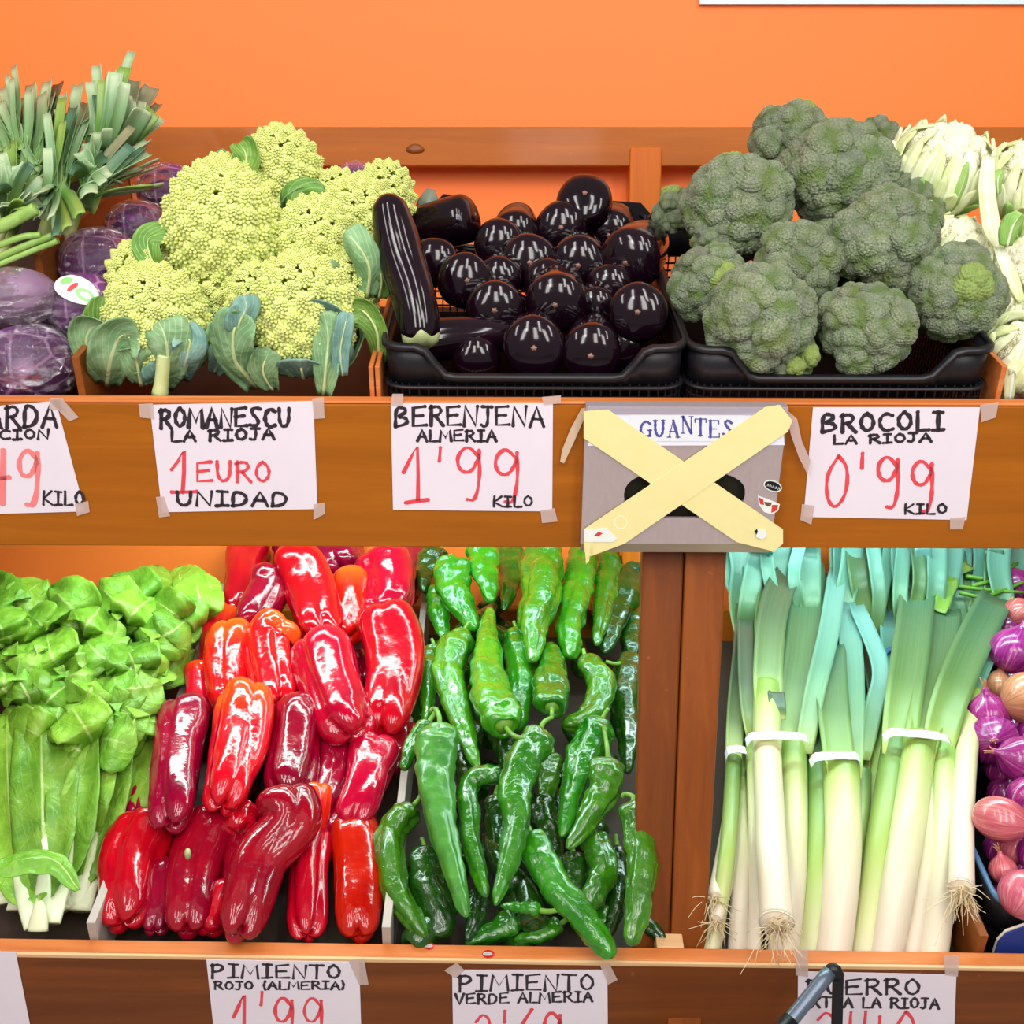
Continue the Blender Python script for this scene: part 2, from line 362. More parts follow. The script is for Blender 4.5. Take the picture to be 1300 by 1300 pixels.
def leafmat(name, stops, rib, rib_w=.05, veins=.5, rough=.42, bump=.35, bbs=55, spec=.4, scale=26, trans=.15, vary=.1, length=None):
    k = N(name); v = k.coord(); uvc = k.coord('UV'); sep = k.n('SeparateXYZ'); k.l(uvc, sep.inputs[0])
    d = k.n('Math', operation='SUBTRACT'); k.l(sep.outputs[0], d.inputs[0]); d.inputs[1].default_value = .5
    a = k.n('Math', operation='ABSOLUTE'); k.l(d.outputs[0], a.inputs[0])
    if length: col = k.ramp(sep.outputs[1], length); n0 = k.noise(v, scale, 3); col = k.mix(k.ramp(n0, [(.4, (0, 0, 0)), (.75, (90, 90, 90))]), col, stops[0])
    else: col = k.ramp(k.noise(v, scale, 3, .6, .5), [(.3, stops[0]), (.55, stops[1]), (.8, stops[2])])
    # side veins: slanting bands mirrored about the midrib
    sl = k.n('Math', operation='MULTIPLY_ADD'); k.l(a.outputs[0], sl.inputs[0]); sl.inputs[1].default_value = -1.6; k.l(sep.outputs[1], sl.inputs[2])
    nzv = k.noise(v, 20, 2); sl2 = k.n('Math', operation='MULTIPLY_ADD'); k.l(nzv, sl2.inputs[0]); sl2.inputs[1].default_value = .12; k.l(sl.outputs[0], sl2.inputs[2])
    ml = k.n('Math', operation='MULTIPLY'); k.l(sl2.outputs[0], ml.inputs[0]); ml.inputs[1].default_value = 5
    fr = k.n('Math', operation='PINGPONG'); k.l(ml.outputs[0], fr.inputs[0]); fr.inputs[1].default_value = .5
    vm = k.ramp(fr.outputs[0], [(0, (1, 1, 1, 1)), (.13, (0, 0, 0, 1))])
    if veins: 
        f = k.n('Math', operation='MULTIPLY'); k.l(vm, f.inputs[0]); f.inputs[1].default_value = veins; col = k.mix(f.outputs[0], col, rib)
        k.bump(vm, .12, .002)
    wv = k.n('Math', operation='MULTIPLY_ADD'); k.l(sep.outputs[1], wv.inputs[0]); wv.inputs[1].default_value = rib_w*.85; k.l(a.outputs[0], wv.inputs[2])
    col = k.mix(k.ramp(wv.outputs[0], [(rib_w*.7, (255, 255, 255)), (rib_w, (0, 0, 0))]), col, rib)
    if bump: k.bump(k.noise(v, bbs, 3, .5, .8), bump, .003 if bbs > 40 else .012)
    mm = k.fin(k.vary(col, vary, .01), rough, spec)
    if trans:
        tr = k.n('BsdfTranslucent'); k.l(k.b.inputs['Base Color'].links[0].from_socket, tr.inputs[0]); ms = k.n('MixShader'); ms.inputs[0].default_value = trans
        k.l(k.b.outputs[0], ms.inputs[1]); k.l(tr.outputs[0], ms.inputs[2]); k.l(ms.outputs[0], k.out.inputs[0])
    return mm
M['lettuce'] = leafmat('chard_leaf', [(96, 152, 34), (132, 184, 56), (166, 204, 94)], (176, 204, 116), .045, .12, .36, .6, 30, .45, 14)
M['lettuce_dk'] = leafmat('deep_chard_leaf', [(80, 132, 28), (114, 160, 44), (146, 182, 72)], (180, 200, 120), .045, .12, .36, .6, 30, .45, 14)
M['stalk'] = veg('chard_stalk', (226, 228, 196), (206, 214, 164), (236, 236, 216), 14, .4, vary=.05)
M['roma_leaf'] = leafmat('romanesco_leaf', [(108, 150, 100), (138, 178, 126), (172, 204, 158)], (204, 216, 160), .07, .45, .5, .5, 30)
M['roma_leaf_g'] = leafmat('green_romanesco_leaf', [(86, 136, 50), (112, 158, 62), (146, 184, 92)], (206, 220, 150), .07, .45, .5, .5, 30)
M['roma_leaf_b'] = leafmat('blue_green_romanesco_leaf', [(100, 146, 136), (128, 170, 156), (160, 194, 176)], (190, 210, 180), .06, .45, .5, .5, 30)
M['pale_rib'] = veg('pale_leaf_rib', (206, 216, 156), (182, 198, 124), (222, 228, 186), 18, .45, vary=.06)
M['cauli_leaf'] = leafmat('cauliflower_leaf', [(206, 224, 140), (236, 242, 198), (250, 252, 236)], (246, 248, 232), .16, .15, .45, .3, 55, .4, 16, .1)
M['cauli_green'] = leafmat('green_cauliflower_leaf', [(120, 170, 72), (160, 200, 100), (200, 220, 150)], (236, 240, 210), .1, .2, .45, .3, 55, .4, 16, .1)
def leekmat(name, stops, rough=.35, sc=40):
    k = N(name); uvc = k.coord('UV'); sep = k.n('SeparateXYZ'); k.l(uvc, sep.inputs[0])
    v2 = k.coord('UV', (sc, .6, 1)); st = k.noise(v2, 1.3, 3)
    ad = k.n('Math', operation='MULTIPLY_ADD'); k.l(st, ad.inputs[0]); ad.inputs[1].default_value = .14; k.l(sep.outputs[1], ad.inputs[2])
    col = k.ramp(ad.outputs[0], [(min(.999, p+.07), c) for p, c in stops])
    col = k.mix(k.ramp(st, [(.35, (0, 0, 0)), (.7, (80, 80, 80))]), col, k.mix(.5, col, (240, 240, 220)))
    k.bump(st, .15, .001)
    return k.fin(k.vary(col, .05, .01), rough, .4)
M['leek'] = leekmat('leek_shaft', [(0, (216, 200, 178)), (.35, (216, 206, 180)), (.65, (202, 202, 152)), (.88, (160, 178, 96)), (1, (124, 154, 66))])
M['leek_g'] = leekmat('green_leek_shaft', [(0, (212, 204, 172)), (.2, (196, 200, 140)), (.5, (156, 180, 90)), (1, (86, 124, 52))])
M['leek_leaf'] = leekmat('leek_leaf', [(0, (176, 188, 96)), (.18, (118, 146, 66)), (.45, (76, 108, 56)), (.9, (66, 104, 76))])
M['leek_leaf_lamplit'] = leekmat('lamplit_blue_leek_leaf', [(0, (160, 184, 96)), (.2, (104, 142, 88)), (.5, (86, 134, 112)), (.9, (104, 156, 148))])  # bluish leaf, with the lamp's cyan glow on the tops put into the colour
M['leek_leaf_d'] = leekmat('dark_leek_leaf', [(0, (172, 184, 100)), (.25, (92, 116, 60)), (.5, (64, 86, 58)), (.9, (58, 76, 56))])
M['onion_leaf'] = leekmat('dusty_leek_top', [(0, (118, 150, 88)), (.3, (96, 138, 76)), (.7, (126, 160, 112)), (.95, (168, 188, 146))])
M['onion_leaf_g'] = leekmat('green_leek_top', [(0, (120, 160, 60)), (.4, (88, 136, 50)), (1, (130, 160, 70))])
M['onion_leaf_w'] = leekmat('withered_leek_top', [(0, (92, 108, 66)), (.5, (104, 110, 78)), (1, (136, 130, 96))])
M['root'] = veg('root_hair', (226, 208, 172), (196, 172, 130), None, 30, .7, vary=.1)

# ------------------------------------------------------------------ the setting
WF = 2.34                                                # the wall stands this far ahead
V, F = box((-3.2, WF, 0), (6.4, 0, 0), (0, .1, 0), (0, 0, 2.9)); wl = mk('wall_back', V, F, M['wall'], loc=(0, WF, 0), smooth=False); tag(wl, 'plain orange painted wall behind the display', 'wall', kind='structure')
V, F = box((-3.2, -2.6, -.05), (6.4, 0, 0), (0, 5.0, 0), (0, 0, .05)); tag(mk('floor', V, F, M['floor'], smooth=False), 'grey shop floor', 'floor', kind='structure')
p0 = ray(888, 5); p0 = CAMP + p0*((WF-.012)/p0[1])
sg = empty('wall_sign', (p0[0]+.45, WF-.006, p0[2]+.2)); tag(sg, 'white board with pale blue lower edge high on the orange wall', 'sign')
V, F = box((p0[0], WF-.012, p0[2]), (.95, 0, 0), (0, .011, 0), (0, 0, .012)); mk('edge_strip', V, F, simple('pale_blue', (205, 222, 235), rough=.4), sg, (p0[0], WF, p0[2]), False)
V, F = box((p0[0], WF-.011, p0[2]+.012), (.95, 0, 0), (0, .010, 0), (0, 0, .4)); mk('panel', V, F, M['white'], sg, (p0[0], WF, p0[2]), False)

# ------------------------------------------------------------------ the two-tier wooden stand
st = empty('display_stand', (0, 1.7, 0)); tag(st, 'two-tier varnished wooden vegetable display stand with tilted shelves', 'display stand')
def part(name, bx, mat, bev=.002, smooth=False):
    c = np.mean(bx[0], axis=0); return bevel(mk(name, bx[0], bx[1], mat, st, c, smooth), bev)
part('upper_front_board', boxT(UP, -1.05, 1.05, 0, .016, -.2155, -.004), wood('varnished_pine_front', (152, 84, 6), (172, 96, 10), (184, 108, 18), 'X', knots=((-.447, -.02, .097, .006), (.62, 0, .05, .004), (-.2, 0, .02, .003))))
part('upper_edge_strip', boxT(UP, -1.05, 1.05, -.0005, .0165, -.004, 0), M['wood_edge'])
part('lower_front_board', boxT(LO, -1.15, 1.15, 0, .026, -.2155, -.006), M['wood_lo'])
part('lower_edge_strip', boxT(LO, -1.15, 1.15, .004, .0262, -.006, 0), M['wood_edge'])
part('lower_bare_edge', boxT(LO, -1.15, 1.15, -.0006, .004, -.0065, 0), M['wood_pale'], .001)
part('upper_tray_floor', boxT(UP, -1.05, 1.05, .016, .70, -.135, -.12), M['tray'])
part('lower_tray_floor', boxT(LO, -1.15, 1.15, .026, .93, -.075, -.06), M['tray'])
for x0, x1, v1, h, mt in ((-.5555, -.546, .62, .052, 'wood_div'), (-.182, -.176, .60, .04, 'wood_edge'), (-.174, -.168, .60, .04, 'wood_edge'), (.620, .627, .60, .044, 'wood_edge')):
    part('shelf_divider', boxT(UP, x0, x1, .017, v1, -.12, h), M[mt], .001)
for x0, x1, v1, h, mt in ((-.579, -.567, .88, .03, 'divider_grey'), (-.178, -.166, .88, .03, 'divider_grey'), (.640, .652, .60, .03, 'wood_div')):
    part('shelf_divider', boxT(LO, x0, x1, .028, v1, -.06, h), M[mt], .001)
def up(bx, mat, name='upright', bev=.003): return part(name, bx, mat, bev)
zl = .05; top = 1.33
def wbox(x0, x1, y0, y1, z0, z1, sh=0.0):                # world box with a sideways lean per metre of height
    V, F = box((x0, y0, z0), (x1-x0, 0, 0), (0, y1-y0, 0), (0, 0, z1-z0)); V[:, 0] += sh*(V[:, 2]-.9); return V, F
def lean(bx):                                            # the posts lean: their feet stand right behind the lower board
    V = bx[0]; dz = V[:, 2]-1.2; k = .018+(V[:, 0]-.182)*.24; V[:, 0] += k*dz; V[:, 1] += .16*dz; return bx
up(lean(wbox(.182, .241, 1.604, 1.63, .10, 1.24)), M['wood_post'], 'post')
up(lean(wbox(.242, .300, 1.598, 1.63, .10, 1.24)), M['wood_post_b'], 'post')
part('divider_block', boxT(LO, .20, .238, .03, .055, -.059, -.004), M['wood_pale'])
for bx in (boxT(UP, -1.04, -.656, .205, .64, .03, .04), boxT(UP, -1.04, -.646, .63, .64, .03, .16), boxT(UP, -.656, -.646, .205, .63, -.12, .125), boxT(UP, -1.04, -.646, .195, .205, -.12, .05)): part('greens_box_side', bx, M['wood_div'] if bx[0][1][0]-bx[0][0][0] < .1 else M['tray'], .001)
for x in (-1.1, 1.05): up(wbox(x, x+.05, 1.60, 2.28, .0, 1.30), M['wood_post'], 'side_frame')
RY = 2.27                                                # back rail, horizontal, in front of the wall
def onY(px, py, Y): d = ray(px, py); return CAMP + d*(Y/d[1])
ra, rb = onY(650, 161, RY)[2], onY(650, 211, RY)[2]
up(wbox(-1.2, 1.2, RY, RY+.022, rb, ra), M['wood_rail'], 'back_rail')
xa, xb = onY(799, 230, RY)[0], onY(839, 230, RY)[0]
up(wbox(xa, xb, RY-.006, RY+.03, .3, onY(650, 187, RY)[2]), M['wood_rail_v'], 'back_upright')
up(wbox(-1.13, -1.08, RY, RY+.03, .0, ra-.005), M['wood_rail_v'], 'back_upright')
up(wbox(1.05, 1.10, RY, RY+.03, .0, ra-.005), M['wood_rail_v'], 'back_upright')
up(wbox(-1.2, 1.2, RY-.002, RY+.03, .62, .84), M['wood_rail'], 'lower_back_board')
# knot on the rail
kp = onY(527, 189, RY-.0012)
V, F, U_ = loft([kp, kp+np.array([0, .001, 0])], [(0, .2), (.1, 1), (1, 1)], .017, 20, lambda a, th: (1+.08*np.sin(3*th), 0), ref=(1, 0, 0), flat=1.0); V = np.array(V); V[:, 2] = kp[2]+(V[:, 2]-kp[2])*.5; mk('wood_knot', V, F, simple('knot', (104, 50, 8), (150, 78, 14), 140, .5), st, kp)

# the lamp under the upper shelf that lights the lower tier
lp = UP.P(0, .30, -.175); lamp = empty('shelf_lamp', lp); tag(lamp, 'cool white tube lamp under the upper shelf', 'lamp')
k = N('tube_light'); k.b.inputs['Emission Color'].default_value = (.55, 1, .95, 1); k.b.inputs['Emission Strength'].default_value = 9; M['tube'] = k.fin((230, 250, 250))
for x0 in (-.95, .05):
    V, F, U_ = tube([UP.P(x0, .30, -.178), UP.P(x0+.88, .30, -.178)], .011, seg=12, n=4); mk('tube', V, F, M['tube'], lamp, UP.P(x0+.44, .30, -.165))
V, F = boxT(UP, -.98, .98, .283, .317, -.162, -.137); mk('housing', V, F, M['white'], lamp, lp, False)
for x0 in (-.95, .05):  # second, unseen tube row, added to put highlights on the rear produce
    V, F, U_ = tube([UP.P(x0, .56, -.178), UP.P(x0+.88, .56, -.178)], .011, seg=12, n=4); mk('tube', V, F, M['tube'], lamp, UP.P(x0+.44, .56, -.165))
V, F = boxT(UP, -.98, .98, .543, .577, -.162, -.137); mk('housing', V, F, M['white'], lamp, UP.P(0, .56, -.15), False)
LC = (.72, 1.0, .98)
for x0, pw in ((-.5, 4.2), (.0, 2.8), (.68, 4.7)):
    a = UP.P(x0, .30, -.195); b = LO.P(x0*1.02, .55, .0)
    area('shelf_lamp_light', UP.P(x0, .56, -.195), LO.P(x0*1.02, .72, .0), .62, .035, pw*.5, (.66, 1, .98))  # light of the added rear tube row
    area('shelf_lamp_light', a, b, .62, .035, pw*.75, LC if x0 > .3 else ((.86, 1.0, .93) if x0 < -.2 else (.92, 1, .95)))

# ------------------------------------------------------------------ handwriting
GL = {
'A': [[(0,0),(.5,1),(1,0)],[(.18,.4),(.85,.38)]], 'B': [[(0,0),(.03,1),(.7,.95),(.8,.72),(.05,.52),(.85,.45),(.9,.15),(0,0)]],
'C': [[(.95,.85),(.5,1),(.1,.72),(.08,.3),(.45,0),(.98,.12)]], 'D': [[(.05,0),(.05,1),(.65,.92),(.98,.55),(.7,.08),(0,0)]],
'E': [[(.92,1),(.05,.92),(.05,.02),(1,.05)],[(.05,.5),(.75,.55)]], 'G': [[(.9,.85),(.5,1),(.08,.7),(.1,.28),(.5,0),(.92,.15),(.9,.48),(.55,.46)]],
'I': [[(.1,1),(.95,.98)],[(.52,1),(.5,0)],[(0,0),(1,.03)]], 'J': [[(.1,1),(1,.98)],[(.6,1),(.62,.15),(.35,-.05),(.0,.08)]],
'K': [[(.15,1),(.1,0)],[(.95,1),(.12,.45),(1,0)]], 'L': [[(.12,1),(.1,0),(1,.02)]], 'M': [[(0,0),(.12,1),(.5,.3),(.88,1),(1,0)]],
'N': [[(.02,0),(.08,1),(.88,0),(.98,1)]], 'O': [[(.5,1),(.1,.75),(.08,.28),(.48,0),(.92,.25),(.92,.72),(.5,1)]],
'P': [[(.1,-.05),(.12,.98)],[(0,.88),(.6,1),(.95,.75),(.6,.45),(.12,.45)]], 'R': [[(.1,0),(.12,.98)],[(0,.88),(.6,1),(.9,.76),(.6,.5),(.12,.48)],[(.4,.5),(1,0)]],
'S': [[(.92,.92),(.4,1),(.1,.75),(.85,.3),(.6,0),(.05,.08)]], 'T': [[(0,1),(1,.98)],[(.5,1),(.5,0)]], 'U': [[(.05,1),(.08,.25),(.45,0),(.88,.2),(.92,1)]],
'V': [[(0,1),(.48,0),(1,1)]], 'X': [[(0,1),(1,0)],[(1,1),(0,0)]], '1': [[(0,.55),(.6,1),(.62,0)],[(.1,0),(1.05,.03)]],
'i': [[(0,.55),(.5,1),(.45,0)],[(0,0),(1,.03)]],
'9': [[(.85,.78),(.45,1),(.08,.78),(.2,.52),(.6,.5),(.85,.78)],[(.85,.9),(.88,.4),(.72,0),(.45,.02)]], '0': [[(.55,1),(.1,.65),(.1,.2),(.42,0),(.85,.3),(.9,.8),(.55,1)]],
'2': [[(.08,.8),(.45,1),(.85,.75),(.05,.03),(1,.05)]], '6': [[(.8,1),(.2,.6),(.1,.2),(.5,0),(.9,.25),(.5,.5),(.12,.28)]], '4': [[(.15,1),(.05,.45),(1,.45)],[(.75,.9),(.72,0)]],
"'": [[(.5,1),(.4,.75)]], '(': [[(.8,1.05),(.3,.5),(.8,-.05)]], ')': [[(.2,1.05),(.7,.5),(.2,-.05)]]}
ROUND = set('BCDGOPRSUJ0269()')
WID = {'I': .75, 'J': .8, "'": .35, '(': .4, ')': .4, 'M': 1.25, '1': .8, 'L': .85, ' ': .6}
def smoothp(P, k=2):
    P = [np.array(q, float) for q in P]
    for _ in range(k):
        Q = [P[0]]
        for a, b in zip(P, P[1:]): Q += [a*.75+b*.25, a*.25+b*.75]
        P = Q + [P[-1]]
    return P
def ribbon(mb, T, P, wd, v):
    """a marker stroke lying on the board plane through local points (x, w)"""
    P = np.array(P); n = len(P); d = np.gradient(P, axis=0); d /= np.linalg.norm(d, axis=1)[:, None]+1e-9
    nn = np.c_[-d[:, 1], d[:, 0]]
    Vv = []; 
    for i in range(n):
        wdi = wd*(.9+.2*math.sin(i*1.7+P[i][0]*300))
        for s in (-1, 1): q = P[i]+nn[i]*s*wdi/2; Vv.append(T.P(q[0], v, q[1]))
    mb.add(Vv, [(2*i, 2*i+1, 2*i+3, 2*i+2) for i in range(n-1)])
    for e in (0, n-1):
        c = P[e]; ring = [T.P(c[0]+wd/2*math.cos(a), v+.00003, c[1]+wd/2*math.sin(a)) for a in np.linspace(0, 6.283, 9)[:-1]]; mb.add(ring, [tuple(range(8))])
def px2b(T, px, py, v=-.002): p = atv(T, px, py, v) - T.O; return (np.dot(p, T.x), np.dot(p, T.w))
def write(mb, T, txt, x0, y0, x1, y1, wd, slope=0, seed=1, v=-.0022, gap=.28):
    """text whose glyphs fill the picture box x0..x1, y0 (top)..y1 (base), as it stands on the board"""
    r = random.Random(seed); tot = sum(WID.get(c, 1)+gap for c in txt)-gap; sc = (x1-x0)/tot; x = x0
    for c in txt:
        cw = WID.get(c, 1)*sc
        if c != ' ':
            dy = r.uniform(-.04, .04)*(y1-y0)
            for s in GL[c]:
                s = smoothp(s, 2) if c in ROUND and len(s) > 2 else [np.array(q, float) for q in s]
                if len(s) < 4: s = [q for a, b in zip(s, s[1:]) for q in (a, a*.5+b*.5)] + [s[-1]]
                P = []
                for gx, gy in s:
                    gx += r.uniform(-.02, .02) if c not in ROUND else 0; gy += r.uniform(-.02, .02) if c not in ROUND else 0
                    X = x+gx*cw; Y = y1-(y1-y0)*gy+dy+slope*(X-x0); P.append(px2b(T, X, Y, v))
                ribbon(mb, T, P, wd*1.15*r.uniform(.88, 1.12), v)
        x += cw+gap*sc
def quad_on(T, q, v, th, name, mat, parent, curl=0.0, sub=6):
    """a thin sheet on the board with the corners TL TR BR BL given in picture points"""
    c = [np.array(px2b(T, *p, v)) for p in q]; Vv = []; n = sub
    for k in (0, 1):
        for i in range(n+1):
            for j in range(n+1):
                a, b = j/n, i/n; p = (c[0]*(1-a)+c[1]*a)*(1-b)+(c[3]*(1-a)+c[2]*a)*b
                z = curl*(math.sin(a*5+q[0][0])*.4*math.sin(b*4)+.3*(2*b-1)**2*math.cos(a*3))
                Vv.append(T.P(p[0], v - (th if k == 0 else 0) - abs(z), p[1]))
    m_ = (n+1)**2; F = []
    for i in range(n):
        for j in range(n): a = i*(n+1)+j; F += [(a, a+n+1, a+n+2, a+1), (m_+a, m_+a+1, m_+a+n+2, m_+a+n+1)]
    for j in range(n): F += [(j, j+1, m_+j+1, m_+j), (n*(n+1)+j, m_+n*(n+1)+j, m_+n*(n+1)+j+1, n*(n+1)+j+1)]; a = j*(n+1); F.append((a, m_+a, m_+a+n+1, a+n+1)); a += n; F.append((a, a+n+1, m_+a+n+1, m_+a))
    return mk(name, Vv, F, mat, parent, np.mean(Vv, axis=0), False)
def card(T, q, label, lines, tapes):
    cs = [np.array(px2b(T, *p)) for p in q]; c = np.mean(cs, axis=0)
    root = empty('price_card', T.P(c[0], -.001, c[1])); tag(root, label, 'price card', 'handwritten price cards taped to the boards')
    quad_on(T, q, -.0008, .0006, 'paper', M['paper'], root)
    for name, mt, rows in lines:
        mb = MB()
        for i, (txt, x0, y0, x1, y1, wd, sl) in enumerate(rows): write(mb, T, txt, x0, y0, x1, y1, wd, sl, seed=len(txt)*7+i+int(x0), v=-.0017-.0001*i)
        tag(mb.obj(name, M[mt], root, T.P(c[0], -.001, c[1]), False), None, None, None, 'stuff')
    for tq in tapes: quad_on(T, tq, -.0020, .0002, 'tape', M['tape'], root, sub=1)
B = 'lettering'; RD = 'price_lettering'
card(UP, [(-95, 523), (71, 509), (108, 649), (-70, 654)], 'white price card ending ARDA with faded red price, cut by the picture edge',
     [(B, 'ink', [('LOMBARDA', -112, 518, 72, 546, .0046, -.02), ('PROMOCION', -92, 548, 62, 560, .0036, -.02), ('KILO', 54, 623, 107, 640, .0034, .03)]), (RD, 'pink_ink', [("0'49", -80, 568, 52, 642, .0068, 0)])],
     [[(62, 508), (78, 505), (100, 530), (88, 535)], [(95, 640), (112, 636), (114, 650), (98, 655)], [(64, 505), (80, 505), (84, 522), (62, 519)]])
card(UP, [(190, 514), (398, 509), (403, 646), (206, 650)], 'white price card reading ROMANESCU, 1 EURO UNIDAD, in black and red marker',
     [(B, 'ink', [('ROMANESCU', 203, 519, 368, 543, .0050, -.008), ('LA RIOJA', 217, 547, 348, 561, .0040, -.03), ('UNIDAD', 224, 624, 365, 642, .0044, .01)]), (RD, 'red_ink', [('i', 218, 573, 250, 624, .0050, 0), ('EURO', 250, 586, 343, 612, .0042, 0)])],
     [[(176, 513), (194, 512), (196, 532), (178, 530)], [(396, 506), (411, 504), (412, 531), (399, 532)], [(198, 631), (208, 630), (216, 655), (202, 657)], [(398, 640), (412, 638), (413, 652), (398, 660)]])
card(UP, [(496, 511), (702, 511), (701, 649), (499, 647)], "white price card reading BERENJENA ALMERIA, 1'99 KILO",
     [(B, 'ink', [('BERENJENA', 502, 516, 690, 541, .0042, 0), ('ALMERIA', 530, 546, 630, 560, .0036, 0), ('KILO', 626, 630, 676, 643, .0032, 0)]), (RD, 'red_ink', [("1'99", 512, 566, 662, 637, .0048, 0)])],
     [[(498, 500), (512, 500), (512, 516), (496, 514)], [(688, 504), (712, 502), (712, 512), (690, 514)], [(686, 648), (704, 645), (708, 662), (688, 664)]])
card(UP, [(1032, 517), (1244, 517), (1227, 660), (1020, 656)], "white price card reading BROCOLI LA RIOJA, 0'99 KILO",
     [(B, 'ink', [('BROCOLI', 1044, 526, 1198, 549, .0050, -.02), ('LA RIOJA', 1058, 553, 1182, 564, .0036, -.03), ('KILO', 1148, 640, 1202, 652, .0032, 0)]), (RD, 'red_ink', [("0'99", 1046, 577, 1188, 645, .0048, .02)])],
     [[(1244, 514), (1268, 510), (1264, 530), (1246, 536)], [(1206, 658), (1226, 656), (1222, 672), (1206, 672)], [(1018, 640), (1034, 642), (1030, 666), (1016, 660)]])
card(LO, [(-160, 1206), (20, 1208), (44, 1330), (-140, 1330)], 'blank end of a white card at the left of the lower board', [], [])
card(LO, [(262, 1218), (456, 1221), (460, 1350), (276, 1350)], "white price card reading PIMIENTO ROJO (ALMERIA), 1'99",
     [(B, 'ink', [('PIMIENTO', 268, 1224, 432, 1241, .0040, .01), ('ROJO (ALMERIA)', 272, 1246, 438, 1256, .0034, 0)]), (RD, 'red_ink', [("1'99", 296, 1262, 412, 1330, .0046, 0)])],
     [[(442, 1219), (462, 1216), (468, 1250), (456, 1250)]])
card(LO, [(574, 1231), (771, 1231), (772, 1360), (576, 1360)], "white price card reading PIMIENTO VERDE ALMERIA, 2'69",
     [(B, 'ink', [('PIMIENTO', 582, 1238, 754, 1258, .0042, .0), ('VERDE ALMERIA', 578, 1262, 752, 1275, .0036, -.02)]), (RD, 'red_ink', [("2'69", 602, 1283, 715, 1345, .0048, 0)])],
     [[(564, 1232), (580, 1222), (590, 1232), (578, 1242)], [(762, 1226), (774, 1224), (784, 1244), (772, 1250)]])
card(LO, [(1013, 1233), (1214, 1237), (1209, 1370), (1012, 1370)], "white price card reading PUERRO EXTRA LA RIOJA behind the black handle",
     [(B, 'ink', [('PUERRO', 1024, 1243, 1168, 1263, .0044, 0), ('EXTRA LA RIOJA', 1016, 1266, 1192, 1279, .0036, .01)]), (RD, 'red_ink', [("2'40", 1036, 1284, 1164, 1345, .0046, 0)])],
     [[(1010, 1206), (1026, 1206), (1026, 1240), (1010, 1238)], [(1198, 1212), (1218, 1214), (1216, 1240), (1200, 1238)]])

# ------------------------------------------------------------------ glove dispenser
gb = empty('glove_dispenser', UP.P(.145, -.001, -.11)); tag(gb, 'steel glove box marked GUANTES crossed out with yellow tape', 'dispenser')
GD = .02
def gpt(px, py, v=-GD): return np.array(px2b(UP, px, py, v))
def gpoly(name, pts, v, th, mat, holes=False):
    c = [gpt(*p, v) for p in pts]; n = len(c)
    Vv = [UP.P(a, v-th, b) for a, b in c]+[UP.P(a, v, b) for a, b in c]
    F = [tuple(range(n)), tuple(range(2*n-1, n-1, -1))]+[(i, n+i, n+(i+1) % n, (i+1) % n) for i in range(n)]
    return mk(name, Vv, F, mat, gb, np.mean(Vv, axis=0), False)
a0 = gpt(744, 517); a1 = gpt(1001, 519); b1 = gpt(994, 690); b0 = gpt(744, 690)
# body: steel shell with an oval cut in its front
mb = MB(); nO = 32
cx, cy = gpt(869, 628); rx = abs(gpt(946, 628)[0]-cx)*1.0; ry = (gpt(869, 598)[1]-gpt(869, 658)[1])/2
ov = [(cx+rx*math.copysign(abs(math.cos(t))**.7, math.cos(t)), cy+ry*math.copysign(abs(math.sin(t))**.85, math.sin(t))) for t in np.linspace(0, 2*math.pi, nO, endpoint=False)]
def rayrect(t):
    dx, dy = math.cos(t), math.sin(t); k = 1e9
    for lim, d, c in ((a1[0], dx, cx), (a0[0], dx, cx), (a0[1], dy, cy), (b0[1], dy, cy)):
        if abs(d) > 1e-9 and (lim-c)/d > 1e-9: k = min(k, (lim-c)/d)
    return (cx+dx*k, cy+dy*k)
ts = [math.atan2(y-cy, x-cx) for x, y in ov]; out = [rayrect(t) for t in ts]
# put rectangle corners exactly
for C_ in ((a0[0], a0[1]), (a1[0], a0[1]), (a1[0], b0[1]), (a0[0], b0[1])):
    j = min(range(nO), key=lambda i: (out[i][0]-C_[0])**2+(out[i][1]-C_[1])**2); out[j] = C_
Vv = [UP.P(x, -GD, y) for x, y in ov]+[UP.P(x, -GD, y) for x, y in out]+[UP.P(x, -GD+.004, y) for x, y in ov]
mb.add(Vv, [(i, (i+1) % nO, nO+(i+1) % nO, nO+i) for i in range(nO)]+[(i, 2*nO+i, 2*nO+(i+1) % nO, (i+1) % nO) for i in range(nO)])
x0, x1, w1, w0 = a0[0], a1[0], a0[1], b0[1]
for q in ([(x0, -GD, w0), (x0, -GD, w1), (x0, -.001, w1), (x0, -.001, w0)], [(x1, -GD, w0), (x1, -GD, w1), (x1, -.001, w1), (x1, -.001, w0)],
          [(x0, -GD, w1), (x1, -GD, w1), (x1, -.001, w1), (x0, -.001, w1)], [(x0, -.001, w0-.011), (x1, -.001, w0-.011), (x1, -.001, w1), (x0, -.001, w1)]):
    mb.add([UP.P(*p) for p in q], [(0, 1, 2, 3)])
mb.obj('body', M['steel'], gb, UP.P(.145, -.02, -.1), False)
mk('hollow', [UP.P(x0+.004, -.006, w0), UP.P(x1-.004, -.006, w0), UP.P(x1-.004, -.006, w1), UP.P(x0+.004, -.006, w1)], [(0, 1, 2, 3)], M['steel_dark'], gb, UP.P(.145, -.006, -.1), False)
V_ = [UP.P(x0, -GD, w0), UP.P(x1, -GD, w0), UP.P(x1, -GD+.006, w0-.0165), UP.P(x0, -GD+.006, w0-.0165), UP.P(x0, -.001, w0-.0165), UP.P(x1, -.001, w0-.0165)]
mk('folded_lip', V_, [(0, 1, 2, 3), (3, 2, 5, 4)], simple('steel_lip', (170, 158, 140), (178, 164, 146), 20, .4, metal=.4), gb, UP.P(.145, -GD, w0), False)
